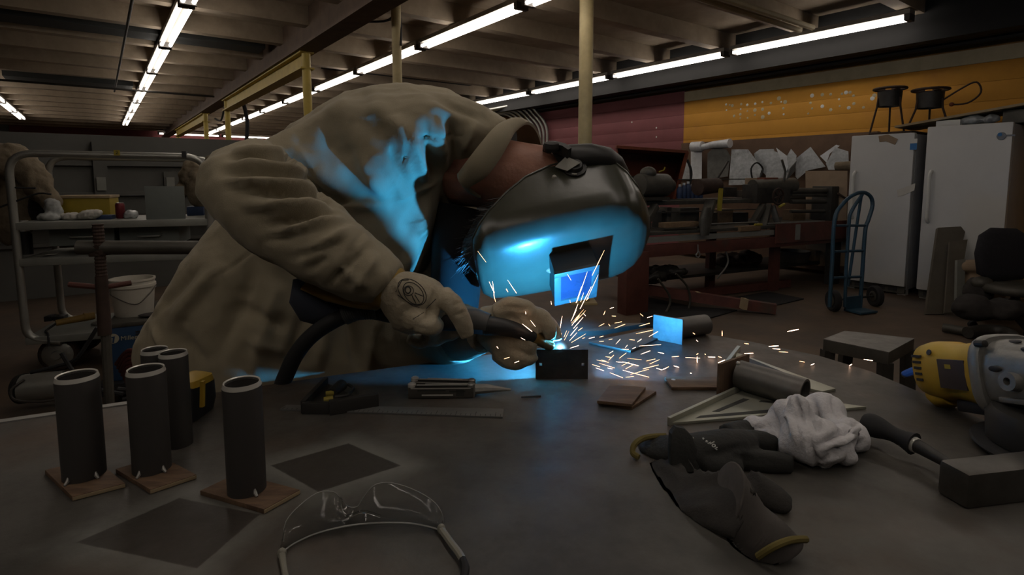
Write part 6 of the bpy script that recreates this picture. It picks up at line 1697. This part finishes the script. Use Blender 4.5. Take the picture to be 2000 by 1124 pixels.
tins = [(1258, 1272, 405, .3, 'machine'), (1292, 1300, 412, .3, 'machine_dark'), (1302, 1312, 405, .3, 'wood_grey'), (1328, 1366, 406, .3, 'machine'), (1404, 1432, 408, .35, 'wood'), (1436, 1462, 415, .35, 'machine_dark'), (1548, 1574, 410, .35, 'wood'), (1580, 1622, 412, .4, 'cardboard'), (1390, 1402, 415, .3, 'machine')]
nm = ['squat grey tin', 'slim dark tin', 'brown carton', 'wide grey steel box', 'brown wooden box', 'dark low box', 'orange-brown wooden box', 'tan carton', 'narrow grey tin']
wh = ['at the left bench end', 'next to the wooden block', 'beside the slim dark tin', 'behind the wooden block', 'right of the bell guard', 'in the bench middle', 'under the guide rods', 'near the tail block', 'left of the brown wooden box']
for k, (xa, xb, yt, o, m) in enumerate(tins):
    pa, pb_ = b(xa, 440, o), b(xb, yt, o)
    O('bench_box', MB(BM).box((pa.x, o, zt), (pb_.x, o + .14, max(pb_.z, zt + .05))), m, bevel=.004, label=nm[k] + ' ' + wh[k], cat='box')
O('yellow_handle', MB(BM).bar(b(1405, 412, .12), b(1408, 368, .12), .035, .03), 'tag_yellow', label='upright yellow handle beside the chuck', cat='wrench')  # plain upright handle
O('yellow_grip', MB(BM).tube([b(1474, 439, -.02), b(1488, 439, -.02)], .012, 8), 'tag_yellow', label='small yellow grip lying on the bench edge', cat='handle')
O('yellow_grip', MB(BM).tube([b(1522, 404, .05), b(1532, 399, .05)], .014, 8), 'tag_yellow', label='small yellow lever grip under the hand wheel', cat='handle')
# blue bottles and bits on the rear shelf
O('rear_shelf', MB(BM).box(b(1255, 392, .55), b(1650, 388, .55) + Vector((0, .3, 0))), 'machine_dark', label='long dark shelf above the rear of the bench', cat='shelf')
zs2 = b(1340, 388, .6).z
for k in range(6):
    px = 1327 + k * 8
    c = b(px, 388, .62); hgt = .10 + .015 * (k % 3)
    t = thing('blue_bottle', 'blue plastic bottle, %s from the red hood on the rear shelf' % ORD[k], 'bottle', BM @ Vector((c.x, .62, zs2)), group='blue bottles on the rear shelf')
    O('body', MB(BM).lathe([(.03, 0), (.032, .01), (.032, hgt), (.014, hgt + .03)], (c.x, .62, zs2), n=14), 'blue_card', t)
    O('cap', MB(BM).lathe([(.015, hgt + .03), (.015, hgt + .055)], (c.x, .62, zs2), n=12), 'plastic_clear', t)
tool = [((1462, 1480, 348, 372), 'cardboard', 'paper_tag', 'pale paper tag hanging above the lathe head'), ((1415, 1440, 366, 385), 'machine_dark', 'hand_plane', 'dark hand tool on the rear shelf, bench middle'), ((1442, 1462, 372, 386), 'wood_grey', 'oil_can', 'brown can on the rear shelf, bench middle')]
for (xa, xb, ya, yb), m, n_, lb in tool:
    O(n_, MB(BM).box(b(xa, yb, .6), b(xb, ya, .6) + Vector((0, .06, 0))), m, bevel=.008, label=lb, cat='tool')
O('air_hose', MB(BM).tube(spline([b(1342, 312, .75), b(1350, 335, .72), b(1347, 360, .7), b(1338, 380, .66)], 4), .014, 8), 'black_rubber', label='black hose arching beside the red hood', cat='hose')
O('air_hose', MB(BM).tube(spline([b(1470, 352, .75), b(1467, 330, .75), b(1478, 318, .75), b(1490, 330, .75), b(1484, 348, .72)], 4), .010, 8), 'black_rubber', label='thin black hose loop before the wide pale sheet', cat='hose')
O('pry_bar', MB(BM).tube([b(1402, 348, .75), b(1422, 315, .8)], .012, 8), 'dark_steel', label='slanted dark bar before the dark folded sheet', cat='bar')
O('shelf_rod', MB(BM).tube([b(1325, 351, .7), b(1480, 350, .7)], .007, 6), 'dark_steel', label='thin horizontal rod in front of the hung sheets', cat='rod')
# red hood with sloping sides
hd2 = thing('forge_hood', 'rusty red sheet metal hood behind the bench', 'hood', BM @ b(1270, 400, .9))
o1, o2 = .75, 1.15
fr_ = [b(1203, 287, o1), b(1342, 297, o1), b(1316, 398, o1), b(1215, 398, o1)]
bk_ = [b(1203, 300, o2), b(1330, 305, o2), b(1300, 398, o2), b(1225, 398, o2)]
def slab(P, n_, m, th=.012):
    n0 = (P[1] - P[0]).cross(P[2] - P[0]).normalized()
    return O(n_, MB(BM).prism(P, n0 * th), m, hd2)
slab(bk_, 'back_sheet', 'hood_red')
slab([fr_[0], fr_[1], bk_[1], bk_[0]], 'top_sheet', 'hood_red')
slab([fr_[1], fr_[2], bk_[2], bk_[1]], 'side_sheet', 'hood_red')
slab([fr_[0], fr_[3], bk_[3], bk_[0]], 'side_sheet', 'hood_red')
O('front_lip', MB(BM).bar(fr_[0], fr_[1], .03, .03), 'hood_red', hd2)
O('front_lip', MB(BM).bar(fr_[1], fr_[2], .03, .03), 'hood_red', hd2)
O('cross_panel', MB(BM).prism([b(1215, 345, .9), b(1262, 343, .9), b(1262, 366, .9), b(1215, 366, .9)], (0, .02, 0)), 'machine', hd2)
O('yellow_hook', MB(BM).tube([b(1287, 336, .7), b(1296, 333, .7), b(1299, 327, .7)], .008, 6), 'tag_yellow', hd2)
# under the bench
lump('cable_heap', [MB(BM).ball(b(1300, 530, .25), (.22, .18, .05), 16, 8), MB(BM).ball(b(1270, 540, .22), (.16, .16, .06), 16, 8)], 'machine_dark', 'tangled grey cables heaped under the bench', 'cable', .02, .04, 14)
for k, (pts, lb) in enumerate((([(1285, 545), (1306, 575), (1308, 595), (1298, 615)], 'left'), ([(1320, 535), (1342, 560), (1348, 590), (1338, 620)], 'right'))):
    O('hanging_cable', MB(BM).tube(spline([b(x, y, -.12) for x, y in pts], 5), .011, 8), 'machine', label=lb + ' of two grey cables hanging over the timber skid', cat='cable', group='cables over the skid')
O('round_tub', MB(BM).lathe([(.18, 0), (.21, .12), (.2, .13), (.17, .02)], (b(1545, 510, .45).x, .45, .235), n=24), 'machine', label='shallow round tub on the shelf under the bench', cat='tub')
O('wood_crate', MB(BM).box((b(1590, 540, .3).x, .3, .235), (b(1615, 540, .3).x, .5, b(1600, 490, .3).z)), 'wood', bevel=.006, label='brown crate at the right end under the bench', cat='crate')
lump('scrap_heap', [MB(BM).ball((b(1440, 540, .5).x, .55, .28), (.22, .2, .08), 14, 8), MB(BM).ball((b(1470, 530, .5).x, .55, .3), (.12, .12, .09), 14, 8)], 'rust_iron', 'dark scrap heap on the shelf under the bench', 'scrap', .02, .05, 9)
O('hook_strap', MB(BM).tube(spline([b(1363, 478, -.06), b(1363, 492, -.06), b(1359, 499, -.06), b(1363, 503, -.06), b(1367, 498, -.06), b(1364, 491, -.06)], 4), .007, 6), 'cast_grey', label='grey wire hook hanging from the bench front', cat='hook')
O('strap', MB(BM).tube(spline([b(1418, 492, .0), b(1422, 510, 0), b(1416, 525, 0), b(1400, 545, .05)], 4), .009, 6), 'cast_grey', label='pale strap hanging under the bench middle', cat='strap')
